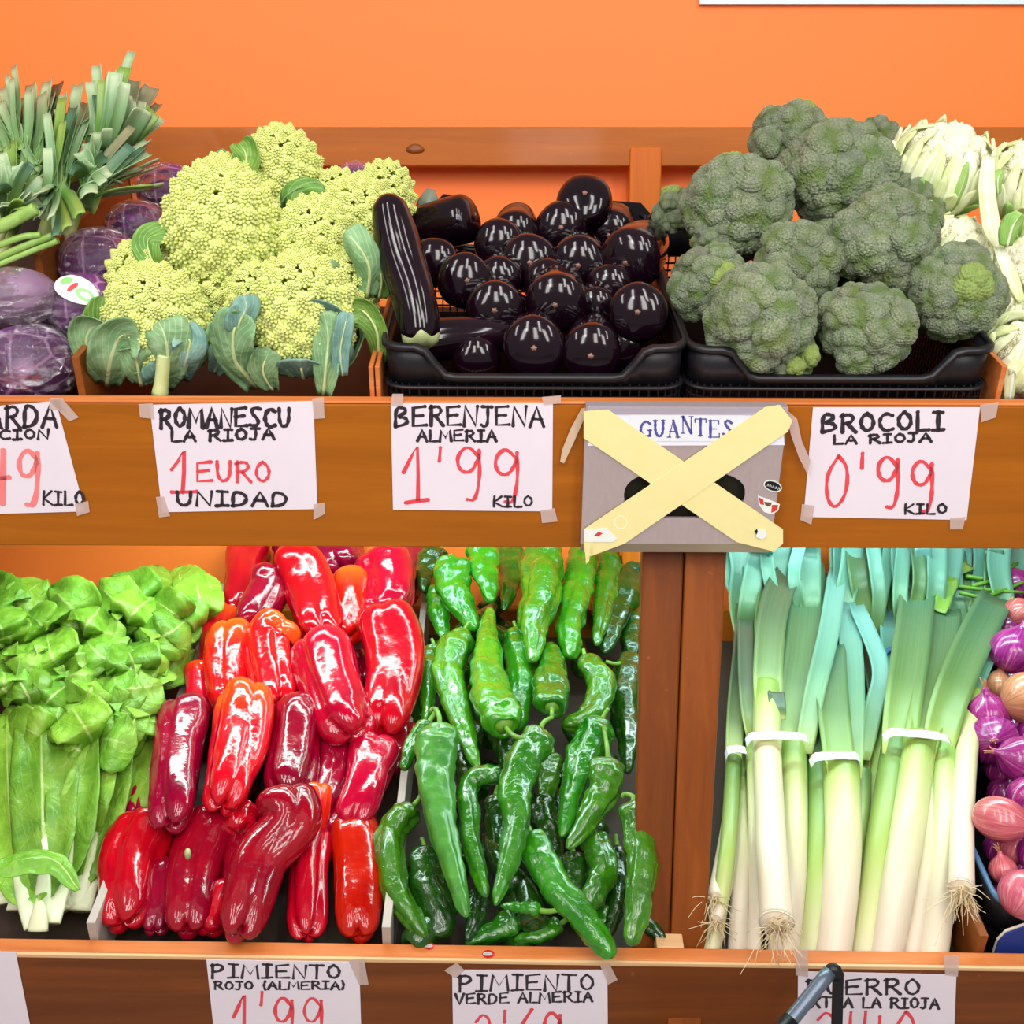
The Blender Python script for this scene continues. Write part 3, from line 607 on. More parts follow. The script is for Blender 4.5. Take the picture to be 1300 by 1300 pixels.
gpoly('label_strip', [(758, 526), (992, 524), (996, 565), (746, 566)], -GD-.0004, .0004, simple('label_white', (226, 226, 240), (236, 236, 246), 8, .4))
gpoly('name_label', [(800, 526), (945, 526), (945, 560), (800, 560)], -GD-.0010, .0003, M['white'])
gpoly('top_tape', [(746, 516), (1000, 517), (1000, 527), (746, 526)], -GD-.0014, .0003, film_mat('greyish_clear_tape', (200, 190, 205), .45, .3))
mb = MB()
SER = {'G': ([[(.9,.8),(.5,1),(.1,.65),(.1,.3),(.5,0),(.88,.12)],[(.88,.42),(.88,.08)]], [(.65,.42),(1.02,.42)]), 'U': ([[(.15,1),(.15,.3),(.45,0),(.8,.2),(.82,1)]], [(-.02,1),(.32,1)], [(.68,1),(1,1)]),
       'A': ([[(.5,1),(.9,0)]], [(.5,1),(.14,0)], [(.2,.35),(.72,.35)], [(0,0),(.28,0)], [(.74,0),(1.05,0)]), 'N': ([[(.15,1),(.85,0)]], [(.15,1),(.15,0)], [(.85,1),(.85,0)], [(0,0),(.3,0)], [(.7,1),(1,1)], [(0,1),(.2,1)]),
       'T': ([[(.5,1),(.5,0)]], [(0,1),(1,1)], [(.3,0),(.7,0)], [(0,1),(0,.8)], [(1,1),(1,.8)]), 'E': ([[(.2,1),(.2,0)]], [(.05,1),(.9,1)], [(.05,0),(.95,0)], [(.2,.5),(.7,.5)], [(.9,1),(.9,.8)], [(.95,0),(.95,.22)]), 'S': ([[(.8,.8),(.5,1),(.18,.78),(.8,.3),(.5,0),(.12,.15)]],)}
X = 812
for i, ch in enumerate('GUANTES'):
    cw = 15 if ch != 'T' else 14; yb = 555 - [0, 0, 0, 5, 2, 0, 1][i]; yt = yb-21
    th_, *thin = SER[ch]
    for s in th_:
        s = smoothp(s, 2) if ch in 'GUS' and len(s) > 2 else s
        s = [q for a, b in zip(s, s[1:]) for q in (np.array(a), (np.array(a)+np.array(b))/2)]+[np.array(s[-1])]
        ribbon(mb, UP, [px2b(UP, X+q[0]*cw, yb+(yt-yb)*q[1], -GD-.0015) for q in s], .0037, -GD-.0015)
    for s in thin:
        a, b = np.array(s[0]), np.array(s[1]); ribbon(mb, UP, [px2b(UP, X+q[0]*cw, yb+(yt-yb)*q[1], -GD-.0015) for q in (a, (a+b)/2, b)], .0017, -GD-.0015)
    X += cw+2.6
mb.obj('lettering', M['blue_ink'], gb, UP.P(.145, -GD, -.05), False)['kind'] = 'stuff'
gpoly('masking_tape', [(741, 522), (772, 520), (994, 672), (994, 690), (982, 700), (935, 688), (741, 556)], -GD-.0018, .0004, M['masking'])
gpoly('masking_tape', [(971, 517), (990, 514), (1006, 534), (1000, 548), (793, 690), (750, 706), (741, 700), (741, 672)], -GD-.0024, .0004, M['masking'])
gpoly('torn_tape', [(738, 519), (744, 517), (742, 530), (729, 560), (716, 588), (711, 586), (714, 570), (724, 545)], -.006, .0006, film_mat('hanging_tape', (226, 200, 170), .75, .5))
gpoly('torn_tape', [(1001, 522), (1012, 532), (1018, 560), (1029, 585), (1025, 602), (1014, 580), (1004, 552), (1000, 534)], -.012, .0006, film_mat('hanging_tape_pink', (214, 184, 176), .7, .5))
gpoly('torn_tape', [(742, 690), (750, 690), (748, 712), (744, 716)], -.03, .0006, M['masking'])
gpoly('sticker', [(742, 672), (770, 670), (784, 684), (778, 688), (742, 688)], -GD-.0032, .0003, M['sticker_w'])
gpoly('sticker_print', [(754, 680), (760, 675), (765, 677), (760, 681)], -GD-.0037, .0002, M['sticker_r'])
gpoly('sticker', [(958, 672), (972, 672), (974, 680), (968, 685), (960, 682)], -GD-.0032, .0003, M['sticker_w'])
gpoly('sticker_print', [(958, 674), (961, 671), (962, 675), (960, 679)], -GD-.0037, .0002, M['metal_black'])
def ell(x, y, a, b, r, n=20): return [(x+a*math.cos(t)*math.cos(r)-b*math.sin(t)*math.sin(r), y+a*math.cos(t)*math.sin(r)+b*math.sin(t)*math.cos(r)) for t in np.linspace(0, 6.283, n, endpoint=False)]
gpoly('sticker', ell(981, 617, 12, 7, .3), -GD-.0006, .0003, M['sticker_w']); gpoly('sticker_print', ell(981, 617, 10.5, 5.6, .3), -GD-.0011, .0002, M['metal_black'])
mb = MB()
for i in range(5): ribbon(mb, UP, [px2b(UP, 974+i*3.4+dx, 614+i*1.1+dy, -GD-.0015) for dx, dy in ((0, 3), (1, 0), (2, 3))], .0008, -GD-.0015)
mb.obj('sticker_lettering', M['sticker_w'], gb, UP.P(.3, -GD, -.1), False)
gpoly('sticker', [(962, 629), (976, 634), (990, 640), (988, 648), (980, 653), (970, 650), (963, 640)], -GD-.0006, .0003, M['sticker_w'])
gpoly('sticker_print', [(963, 631), (969, 634), (970, 641), (965, 640)], -GD-.0010, .0002, M['sticker_r'])
gpoly('sticker_print', [(980, 641), (988, 641), (986, 648), (979, 651)], -GD-.0010, .0002, M['sticker_r'])
gpoly('sticker_print', [(970, 637), (980, 638), (978, 643), (972, 642)], -GD-.0010, .0002, simple('brown_print', (110, 80, 50)))
mb = MB(); ring = [px2b(UP, *p, -GD-.003) for p in ell(788, 663, 8, 8, 0)]; ribbon(mb, UP, ring+[ring[0]], .0014, -GD-.003); mb.obj('ring_mark', simple('pale_ring', (252, 250, 210)), gb, UP.P(.1, -GD, -.1), False)
for x_, y_, a_, n_ in ((620, 1211, 8, 'tiny red and black fruit sticker on lower edge under the green peppers'), (545, 1201, 7, 'tiny dark fruit sticker on lower edge under the green pepper corner')):
    pp = atw(LO, x_, y_, .0004); ex = LO.x*m(a_, pp); ey = LO.v*m(a_, pp)*.8
    s_ = empty('fruit_sticker', pp); tag(s_, n_, 'sticker', 'fruit stickers on the lower edge')
    ds = [pp+ex*math.cos(t)+ey*math.sin(t) for t in np.linspace(0, 6.28, 14, endpoint=False)]
    mk('backing', ds+[q-LO.w*.0003 for q in ds], [tuple(range(14)), tuple(range(27, 13, -1))], M['red'], s_, pp, False)
    ds = [pp+LO.w*.0003+ex*.75*math.cos(t)+ey*.5*math.sin(t)-ex*.15 for t in np.linspace(0, 6.28, 14, endpoint=False)]
    mk('print', ds, [tuple(range(14))], simple('dark_print', (40, 24, 30), (226, 214, 210), 420), s_, pp, False)

# ================================================================== LOWER TIER
def stemtube(parent, pts, r0, r1, mat, name='stem'):
    V, F, U = tube(spline(pts, 9), r0, r1, 8, 9); return mk(name, V, F, mat, parent, pts[0], True, U)
PROF_RED = [(.09, .04), (.06, .2), (.015, .45), (.01, .68), (.045, .88), (.11, 1.0), (.22, 1.02), (.4, .95), (.6, .9), (.76, .86), (.87, .80), (.94, .66), (.975, .48), (.985, .28), (.965, .04)]
def red_pepper(T, pts, wpx, w0, w1, label, mat='red', seed=0, group='red peppers in the heap', show_stem=False, lobes=3, dot=False):
    """pts from stem end to blossom end in picture points; w0, w1 the heights of the two ends over the tray"""
    r = np.random.RandomState(seed+11); n = len(pts)
    P3 = [atw(T, x, y, w0+(w1-w0)*i/(n-1)) for i, (x, y) in enumerate(pts)]
    R = m(wpx/2, P3[0]*.5+P3[-1]*.5)*.97; ph = r.uniform(0, 6.28); L = np.linalg.norm(P3[-1]-P3[0])
    am = r.uniform(.13, .22); p1, p2 = r.uniform(0, 6.28, 2); k2 = r.uniform(5, 9)
    def lobe(a, th):
        g = np.abs(np.cos(lobes/2*(th-ph)))**.7; f = 1 + am*(g-.75)*(1.1 if a < .8 else 1.5)
        q_ = np.c_[np.cos(th)*1.2, np.sin(th)*1.2, np.full(len(th), a*2.6)]
        f = f + .05*np.sin(th*2+a*k2+p1) + .055*nz(q_, seed+7, 2.2) + .03*nz(q_, seed+9, 5.5) - .05*np.exp(-(nz(q_, seed+13, 2.4)/.16)**2)*(a > .1)
        sh = (.055*(g-.6) if a > .9 else (-.035*(g-.7) if a < .12 else 0))
        return f, sh
    V, F, U = loft(P3, PROF_RED, R, 48, lobe, ref=T.w, npath=20, nprof=48, flat=.88)
    o = mk('red_pepper', V, F, M[mat], None, P3[0]*.5+P3[-1]*.5, True, U); tag(o, label, 'pepper', group)
    if show_stem:
        d = P3[0]-P3[1]; d /= np.linalg.norm(d)
        b = P3[0]-d*.006; stemtube(o, [b, b+d*.016, b+d*.03+T.w*.006], .006, .0045, M['stem'])
    return o
Z4 = lambda x, y: (100+x/2.452, 680+y/2.452)
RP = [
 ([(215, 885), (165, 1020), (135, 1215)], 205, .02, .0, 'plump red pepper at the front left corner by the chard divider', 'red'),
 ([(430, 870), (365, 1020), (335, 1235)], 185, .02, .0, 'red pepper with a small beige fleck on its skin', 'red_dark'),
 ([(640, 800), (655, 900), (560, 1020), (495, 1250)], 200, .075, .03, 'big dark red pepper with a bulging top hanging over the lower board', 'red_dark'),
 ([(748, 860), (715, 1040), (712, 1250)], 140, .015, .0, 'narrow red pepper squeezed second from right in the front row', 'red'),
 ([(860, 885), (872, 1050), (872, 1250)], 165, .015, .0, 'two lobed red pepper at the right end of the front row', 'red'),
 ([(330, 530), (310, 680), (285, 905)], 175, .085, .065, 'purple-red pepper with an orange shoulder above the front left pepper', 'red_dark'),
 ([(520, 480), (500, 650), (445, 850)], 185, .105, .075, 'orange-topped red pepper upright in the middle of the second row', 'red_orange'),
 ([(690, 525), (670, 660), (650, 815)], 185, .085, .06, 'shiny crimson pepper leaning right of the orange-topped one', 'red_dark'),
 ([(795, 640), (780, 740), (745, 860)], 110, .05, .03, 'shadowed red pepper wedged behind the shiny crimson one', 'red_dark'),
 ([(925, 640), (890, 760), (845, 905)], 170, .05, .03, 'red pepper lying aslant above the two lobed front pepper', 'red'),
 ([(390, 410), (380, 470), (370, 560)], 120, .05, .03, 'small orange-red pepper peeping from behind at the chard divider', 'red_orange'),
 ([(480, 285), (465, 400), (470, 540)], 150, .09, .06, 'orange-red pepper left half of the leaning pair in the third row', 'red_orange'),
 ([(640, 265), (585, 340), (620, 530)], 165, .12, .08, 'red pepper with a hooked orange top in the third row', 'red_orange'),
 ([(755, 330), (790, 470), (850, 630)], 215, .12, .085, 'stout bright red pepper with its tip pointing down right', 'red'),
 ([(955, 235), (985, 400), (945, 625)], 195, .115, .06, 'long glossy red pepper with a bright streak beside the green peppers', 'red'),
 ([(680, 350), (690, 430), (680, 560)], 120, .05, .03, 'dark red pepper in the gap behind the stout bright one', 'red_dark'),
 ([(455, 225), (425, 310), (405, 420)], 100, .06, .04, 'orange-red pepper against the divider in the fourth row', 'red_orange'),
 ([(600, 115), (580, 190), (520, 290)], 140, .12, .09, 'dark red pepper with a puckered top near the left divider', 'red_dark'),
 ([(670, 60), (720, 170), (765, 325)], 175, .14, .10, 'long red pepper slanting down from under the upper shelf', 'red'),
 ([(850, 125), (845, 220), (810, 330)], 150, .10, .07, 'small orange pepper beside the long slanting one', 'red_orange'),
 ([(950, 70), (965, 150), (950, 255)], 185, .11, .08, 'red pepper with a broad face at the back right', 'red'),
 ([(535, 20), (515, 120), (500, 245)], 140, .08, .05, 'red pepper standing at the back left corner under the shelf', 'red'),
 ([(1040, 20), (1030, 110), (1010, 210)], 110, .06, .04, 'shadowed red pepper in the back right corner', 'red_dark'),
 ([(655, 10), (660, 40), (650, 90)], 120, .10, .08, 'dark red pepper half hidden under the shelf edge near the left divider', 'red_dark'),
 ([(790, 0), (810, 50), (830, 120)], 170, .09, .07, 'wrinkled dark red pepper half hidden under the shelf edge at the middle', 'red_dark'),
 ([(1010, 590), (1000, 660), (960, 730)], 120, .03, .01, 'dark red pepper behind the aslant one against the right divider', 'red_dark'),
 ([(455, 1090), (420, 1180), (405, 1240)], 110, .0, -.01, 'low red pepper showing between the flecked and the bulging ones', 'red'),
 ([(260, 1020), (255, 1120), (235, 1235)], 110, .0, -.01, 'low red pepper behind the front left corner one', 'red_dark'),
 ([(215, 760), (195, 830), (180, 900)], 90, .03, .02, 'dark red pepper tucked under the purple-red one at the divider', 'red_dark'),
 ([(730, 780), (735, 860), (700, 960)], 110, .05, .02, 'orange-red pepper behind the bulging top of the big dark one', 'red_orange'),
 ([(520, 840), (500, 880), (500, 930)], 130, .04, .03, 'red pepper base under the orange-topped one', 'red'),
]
for i, (pts, wp, w0, w1, lab, mt) in enumerate(RP):
    o = red_pepper(LO, [Z4(*p) for p in pts], wp/2.452*1.02, w0, w1, lab, mt, i, lobes=3 if i % 3 else 4)
    if i == 1:
        c = atw(LO, 238, 1082, .062); ds = [c+LO.x*.0042*math.cos(t)+(LO.v*.6+LO.w*.6)*.007*math.sin(t) for t in np.linspace(0, 6.28, 12, endpoint=False)]
        mk('fleck', ds+[q-LO.w*.006 for q in ds], [tuple(range(12))]+[(j, 12+j, 12+(j+1) % 12, (j+1) % 12) for j in range(12)], M['calyx_pale'], o, c)
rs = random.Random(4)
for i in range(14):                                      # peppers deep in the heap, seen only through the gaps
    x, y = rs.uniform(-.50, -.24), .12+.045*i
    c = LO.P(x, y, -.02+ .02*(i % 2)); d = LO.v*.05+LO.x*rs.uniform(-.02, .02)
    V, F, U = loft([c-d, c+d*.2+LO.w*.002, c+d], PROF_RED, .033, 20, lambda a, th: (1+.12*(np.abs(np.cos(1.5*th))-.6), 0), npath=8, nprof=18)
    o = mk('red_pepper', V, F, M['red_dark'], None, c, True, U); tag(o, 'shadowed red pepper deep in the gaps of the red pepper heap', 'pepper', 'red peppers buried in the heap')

PROF_G = [(.045, .05), (.02, .35), (.0, .6), (.03, .86), (.09, 1.0), (.2, 1.02), (.4, .92), (.58, .78), (.75, .6), (.88, .43), (.955, .3), (.99, .15), (1.0, .02)]
PROF_GB = [(.03, .05), (.01, .4), (.0, .7), (.04, .92), (.12, 1.0), (.3, 1.02), (.5, .97), (.7, .86), (.85, .72), (.94, .55), (.985, .32), (1.0, .03)]
def green_pepper(T, pts, wpx, w0, w1, label, mat='green', seed=0, stem=None, blunt=False):
    r = np.random.RandomState(seed+101); n = len(pts)
    P3 = [atw(T, x, y, w0+(w1-w0)*i/(n-1)) for i, (x, y) in enumerate(pts)]
    R = m(wpx/2, P3[0]*.5+P3[-1]*.5); ph = r.uniform(0, 6.28); p = r.uniform(0, 6.28, 6); tw = r.uniform(-1.5, 1.5)
    L = np.linalg.norm(P3[-1]-P3[0]); q = L/R
    def lobe(a, th):
        t2 = th-ph+tw*a; g = np.abs(np.cos(1.5*t2))**.55
        q_ = np.c_[np.cos(th), np.sin(th), np.full(len(th), a*q*.6)]
        f = 1 + .06*nz(q_, seed+5, 3.2)+.035*nz(q_, seed+6, 7) + .22*(g-.75) + .06*np.sin(a*q*2.1+p[0]+th) + .045*np.sin(a*q*4.7+p[1]+2*th) + .03*np.sin(a*q*8+p[2]-3*th) + .025*np.sin(5*th+a*q*1.2+p[3])
        return f, 0.0
    V, F, U = loft(P3, PROF_GB if blunt else PROF_G, R, 36, lobe, ref=T.w, npath=24, nprof=60, flat=.85)
    o = mk('green_pepper', V, F, M[mat], None, P3[0]*.5+P3[-1]*.5, True, U); tag(o, label, 'pepper', 'long green frying peppers in the heap')
    C = spline(P3, 12); d = C[0]-C[1]; d /= np.linalg.norm(d)
    V, F, U = loft([C[0]+d*.004, C[0]-d*.004, C[0]-d*.010], [(0, .25), (.3, .6), (.7, .86), (1, .93)], R*.62, 14, lambda a, th: (1+.16*np.cos(5*th)*a, 0), npath=6)
    mk('calyx', V, F, M['stem'], o, C[0], True, U)
    if stem: S = [C[0]-d*.002]+[atw(T, x, y, h) for x, y, h in stem]
    else: sd = T.w*r.uniform(.2, .7)+T.x*r.uniform(-.5, .5); S = [C[0]-d*.002, C[0]+d*.012+sd*.003, C[0]+d*.022+sd*.014]
    stemtube(o, S, .0042, .0032, M['stem']); return o
Z5 = lambda x, y: (470+x/2.3625, 680+y/2.3625)
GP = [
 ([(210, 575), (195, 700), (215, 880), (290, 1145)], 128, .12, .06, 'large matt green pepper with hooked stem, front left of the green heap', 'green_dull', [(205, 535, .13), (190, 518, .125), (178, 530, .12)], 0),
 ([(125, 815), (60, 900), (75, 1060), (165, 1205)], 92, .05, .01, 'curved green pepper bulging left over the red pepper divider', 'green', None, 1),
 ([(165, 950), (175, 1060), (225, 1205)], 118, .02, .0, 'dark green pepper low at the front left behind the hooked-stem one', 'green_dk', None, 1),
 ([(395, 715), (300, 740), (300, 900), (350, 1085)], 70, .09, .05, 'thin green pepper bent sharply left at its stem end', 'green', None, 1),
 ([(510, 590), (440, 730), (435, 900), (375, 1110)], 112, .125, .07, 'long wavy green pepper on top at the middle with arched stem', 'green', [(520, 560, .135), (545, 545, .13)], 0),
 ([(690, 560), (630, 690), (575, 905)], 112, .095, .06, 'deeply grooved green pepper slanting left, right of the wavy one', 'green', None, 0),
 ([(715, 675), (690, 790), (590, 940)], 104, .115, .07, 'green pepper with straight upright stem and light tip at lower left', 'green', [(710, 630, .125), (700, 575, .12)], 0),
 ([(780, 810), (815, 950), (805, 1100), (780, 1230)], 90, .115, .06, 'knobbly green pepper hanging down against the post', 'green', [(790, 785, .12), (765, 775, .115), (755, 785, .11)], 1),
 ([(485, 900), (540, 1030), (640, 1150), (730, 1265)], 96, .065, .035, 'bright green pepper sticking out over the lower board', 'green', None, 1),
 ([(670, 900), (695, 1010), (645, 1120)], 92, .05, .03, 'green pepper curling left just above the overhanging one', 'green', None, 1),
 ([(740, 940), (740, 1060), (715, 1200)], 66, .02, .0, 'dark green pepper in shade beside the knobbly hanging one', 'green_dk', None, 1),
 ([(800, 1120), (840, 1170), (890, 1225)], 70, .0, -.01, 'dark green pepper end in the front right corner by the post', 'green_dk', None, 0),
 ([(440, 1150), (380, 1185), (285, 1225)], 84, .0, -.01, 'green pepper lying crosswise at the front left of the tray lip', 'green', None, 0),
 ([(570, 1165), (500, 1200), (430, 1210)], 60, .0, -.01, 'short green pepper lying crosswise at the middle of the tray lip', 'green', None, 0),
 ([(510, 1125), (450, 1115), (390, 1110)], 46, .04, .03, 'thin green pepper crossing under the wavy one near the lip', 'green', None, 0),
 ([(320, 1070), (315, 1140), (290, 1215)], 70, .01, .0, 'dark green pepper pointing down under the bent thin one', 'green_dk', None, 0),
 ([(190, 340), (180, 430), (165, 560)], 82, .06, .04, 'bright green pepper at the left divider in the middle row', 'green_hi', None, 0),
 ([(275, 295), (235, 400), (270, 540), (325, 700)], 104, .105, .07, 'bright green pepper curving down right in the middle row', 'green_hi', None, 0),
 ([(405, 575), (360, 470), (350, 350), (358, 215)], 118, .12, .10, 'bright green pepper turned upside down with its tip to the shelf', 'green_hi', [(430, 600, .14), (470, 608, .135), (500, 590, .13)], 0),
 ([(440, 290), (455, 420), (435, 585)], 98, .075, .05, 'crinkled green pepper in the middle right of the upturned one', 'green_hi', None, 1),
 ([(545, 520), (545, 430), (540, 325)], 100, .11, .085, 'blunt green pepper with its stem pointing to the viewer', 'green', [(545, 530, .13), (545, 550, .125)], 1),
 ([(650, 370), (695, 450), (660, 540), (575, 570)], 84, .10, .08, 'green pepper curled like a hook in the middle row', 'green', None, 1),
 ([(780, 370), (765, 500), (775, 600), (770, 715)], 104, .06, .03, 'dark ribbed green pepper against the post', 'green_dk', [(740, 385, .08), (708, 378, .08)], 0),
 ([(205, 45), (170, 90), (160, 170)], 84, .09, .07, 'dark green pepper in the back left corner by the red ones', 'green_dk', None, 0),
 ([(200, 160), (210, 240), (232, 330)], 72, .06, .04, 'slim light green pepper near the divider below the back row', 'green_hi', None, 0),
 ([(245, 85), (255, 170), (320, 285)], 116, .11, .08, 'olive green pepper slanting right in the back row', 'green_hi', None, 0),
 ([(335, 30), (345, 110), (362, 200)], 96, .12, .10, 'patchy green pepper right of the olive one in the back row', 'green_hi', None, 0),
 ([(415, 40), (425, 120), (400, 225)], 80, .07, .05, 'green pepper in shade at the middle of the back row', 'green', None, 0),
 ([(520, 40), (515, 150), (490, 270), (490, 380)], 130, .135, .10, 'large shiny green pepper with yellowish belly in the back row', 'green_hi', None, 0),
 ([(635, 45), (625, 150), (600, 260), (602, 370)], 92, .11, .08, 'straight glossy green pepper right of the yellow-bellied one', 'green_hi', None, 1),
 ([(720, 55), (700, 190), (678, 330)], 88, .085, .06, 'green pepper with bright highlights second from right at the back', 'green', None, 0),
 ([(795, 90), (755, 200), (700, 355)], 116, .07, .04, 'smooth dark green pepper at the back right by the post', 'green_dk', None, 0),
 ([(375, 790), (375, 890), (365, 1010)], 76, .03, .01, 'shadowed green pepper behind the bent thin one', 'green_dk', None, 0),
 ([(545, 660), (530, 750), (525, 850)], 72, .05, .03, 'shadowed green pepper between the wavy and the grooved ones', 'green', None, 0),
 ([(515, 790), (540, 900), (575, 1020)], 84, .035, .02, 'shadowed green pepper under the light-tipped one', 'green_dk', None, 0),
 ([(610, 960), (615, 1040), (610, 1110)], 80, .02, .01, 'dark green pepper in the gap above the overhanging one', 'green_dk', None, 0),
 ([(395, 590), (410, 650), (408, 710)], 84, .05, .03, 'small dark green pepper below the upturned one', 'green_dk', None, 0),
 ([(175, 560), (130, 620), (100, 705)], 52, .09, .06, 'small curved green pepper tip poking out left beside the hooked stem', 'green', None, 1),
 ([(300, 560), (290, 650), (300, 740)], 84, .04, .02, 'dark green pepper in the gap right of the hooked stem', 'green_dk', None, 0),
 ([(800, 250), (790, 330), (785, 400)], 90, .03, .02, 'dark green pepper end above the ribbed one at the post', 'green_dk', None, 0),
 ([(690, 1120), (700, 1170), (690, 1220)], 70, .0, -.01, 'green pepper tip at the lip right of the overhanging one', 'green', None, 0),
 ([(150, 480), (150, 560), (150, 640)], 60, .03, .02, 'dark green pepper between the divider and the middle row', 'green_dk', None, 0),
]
for i, (pts, wp, w0, w1, lab, mt, stem, bl) in enumerate(GP):
    green_pepper(LO, [Z5(*p) for p in pts], wp/2.3625*1.0, w0, w1, lab, mt, i, [Z5(x, y)+(h,) for x, y, h in stem] if stem else None, bool(bl))
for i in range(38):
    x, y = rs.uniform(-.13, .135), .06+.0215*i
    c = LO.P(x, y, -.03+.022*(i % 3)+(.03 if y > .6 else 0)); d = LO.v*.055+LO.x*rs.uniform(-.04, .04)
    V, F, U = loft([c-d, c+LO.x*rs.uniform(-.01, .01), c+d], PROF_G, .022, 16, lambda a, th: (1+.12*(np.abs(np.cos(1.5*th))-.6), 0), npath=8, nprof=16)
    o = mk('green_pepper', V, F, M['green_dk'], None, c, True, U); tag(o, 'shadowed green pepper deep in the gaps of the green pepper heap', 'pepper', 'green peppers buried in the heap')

# ------------------------------------------------------------------ leeks
Z6 = lambda x, y: (860+x/2.407, 690+y/2.407)
def strap(T, pts, wpx, hs, fold=.25, side=None, n=16):
    P3 = [atw(T, *Z6(x, y), h) for (x, y), h in zip(pts, hs)]
    R = m(wpx/2.407/2, P3[len(P3)//2])
    V, F, U = leafmesh(P3, R, [(0, .75), (.15, .9), (.6, 1), (.95, 1), (1, .9)], T.x if side is None else side, cup=fold, ruf=.03, rf=2, seed=int(pts[0][0]*3+pts[-1][1]), n=n, nw=3, th=.0016, fold=0)
    return V, F, U, P3
def shaft(parent, T, pts, wpx, hs, mat, roots=False, seed=0, flip=True):
    P3 = [atw(T, *Z6(x, y), h) for (x, y), h in zip(pts, hs)]; R = m(wpx/2.407/2, P3[0]*.5+P3[-1]*.5)*1.12
    if pts[0][1] > 1200: P3[0] = T.P(np.dot(P3[0]-T.O, T.x), (.029), -.058+min(.03, hs[0]*.5))
    V, F, U = loft(P3, [(0, .5), (.004, .8), (.015, 1.06), (.05, 1.0), (.5, .96), (.9, 1.02), (1, 1.06)], R, 24, lambda a, th: (1+.02*np.sin(3*th+seed)+.03*np.sin(a*5+th+seed), 0), ref=T.w, nprof=26, flat=.9)
    o = mk('leek', V, F, mat, parent, P3[0], True, U)
    d = P3[0]-P3[1]; d /= np.linalg.norm(d)
    V, F, U = loft([P3[0]-d*.002, P3[0]+d*.006], [(0, 1), (.5, .9), (1, .4)], R*.6, 12, npath=4); mk('root_base', V, F, M['root'], o, P3[0], True, U)
    if roots:
        mb = MB(); r = random.Random(seed)
        for i in range(roots):
            a = r.uniform(0, 6.28); q = P3[0]+d*.004+(T.x*math.cos(a)+T.w*math.sin(a))*R*r.uniform(.1, .75)
            pts_ = [q]; dd = d*1+(T.x*math.cos(a)+T.w*math.sin(a))*r.uniform(.3, 1.5)+T.w*.15
            for k in range(4): q = q+dd*r.uniform(.003, .0065); pts_.append(q); dd = dd+np.array([r.uniform(-.9, .9), r.uniform(-.9, .9), r.uniform(-1.1, .5)])
            V, F, U = tube(spline(pts_, 7), .0008, .0004, 4, 7); mb.add(V, F, U)
        tag(mb.obj('root_hairs', M['root'], o, P3[0]), None, None, None, 'stuff')
    return o
def band(parent, T, xs, y, h, hpx=18, thick=.016, dy=0):
    
    a, b = xs; c = atw(T, *Z6((a+b)/2, y), h); rx = m((b-a)/2.407/2, c); hh = m(hpx/2.407, c)*1.45
    n = 18; V = []; r = random.Random(int(xs[0]))
    for i in range(n+1):                                 # a flat strip drawn tight over the stalks, bending down round the outer ones
        u = 2*i/n-1; drop = .004*u*u+.012*max(0, abs(u)-.86)/.14; e = r.uniform(-.0006, .0006)
        for s_, t_ in ((-.5, 0), (.5, 0), (.5, -.0016), (-.5, -.0016)): V.append(c+T.x*rx*u*(1 if abs(u) < .95 else .99)+T.w*(t_-drop)+T.v*(hh*s_+e-dy*u*rx))
    F = [(4*i+k, 4*i+4+k, 4*i+4+(k+1) % 4, 4*i+(k+1) % 4) for i in range(n) for k in range(4)]+[(0, 1, 2, 3), (4*n+3, 4*n+2, 4*n+1, 4*n)]
    mk('rubber_band', V, F, M['white'], parent, c, False)
def leekbunch(label, base, shafts, leaves, bands, group='leeks tied with white bands'):
    root = empty('leek_bunch', atw(LO, *Z6(*base), 0)); tag(root, label, 'leek bunch', group)
    L = []
    for i, (pts, wp, hs, mt, rt) in enumerate(shafts): L.append(shaft(root, LO, pts, wp, hs, M[mt], rt, i+int(pts[0][0])))
    for j, (pts, wp, hs, mt, si) in enumerate(leaves):
        V, F, U, P3 = strap(LO, pts, wp, hs); mk('leaf', V, F, M[mt], L[si] if si is not None else root, P3[0], True, U)
    for b_ in bands: band(root, LO, *b_)
    return root
leekbunch('leek bunch by the post, its thick front leek showing a root tuft', (310, 1200),
 [([(305, 1165), (285, 900), (272, 620), (275, 440)], 82, (.085, .085, .085, .085), 'leek', 60),
  ([(352, 1235), (352, 980), (352, 620)], 82, (.03, .04, .055), 'leek', 0),
  ([(262, 1235), (238, 900), (230, 590)], 40, (.03, .045, .06), 'leek', 0),
  ([(390, 1235), (385, 900), (378, 620)], 50, (.01, .02, .035), 'leek_g', 0)],
 [([(275, 520), (275, 380), (290, 220), (330, 110), (400, 60)], 92, (.086, .10, .11, .115, .10), 'leek_leaf_d', 0),
  ([(270, 500), (262, 360), (262, 200), (300, 70), (360, 30)], 50, (.08, .09, .10, .10, .08), 'leek_leaf', 0),
  ([(350, 640), (360, 480), (385, 300), (400, 60)], 112, (.06, .075, .085, .09), 'leek_leaf', 1),
  ([(385, 640), (420, 450), (460, 280), (490, 80)], 62, (.065, .095, .10, .10), 'leek_leaf_lamplit', 1),
  ([(385, 600), (430, 420), (440, 250), (455, 90)], 60, (.04, .055, .06, .07), 'leek_leaf_d', 3),
  ([(232, 600), (215, 480), (210, 360), (208, 235)], 52, (.06, .08, .085, .09), 'leek_leaf_d', 2),
  ([(310, 540), (305, 500), (300, 455)], 52, (.088, .10, .105), 'leek_leaf_d', 0)],
 [((212, 408), 585, .114, 24, .032)])
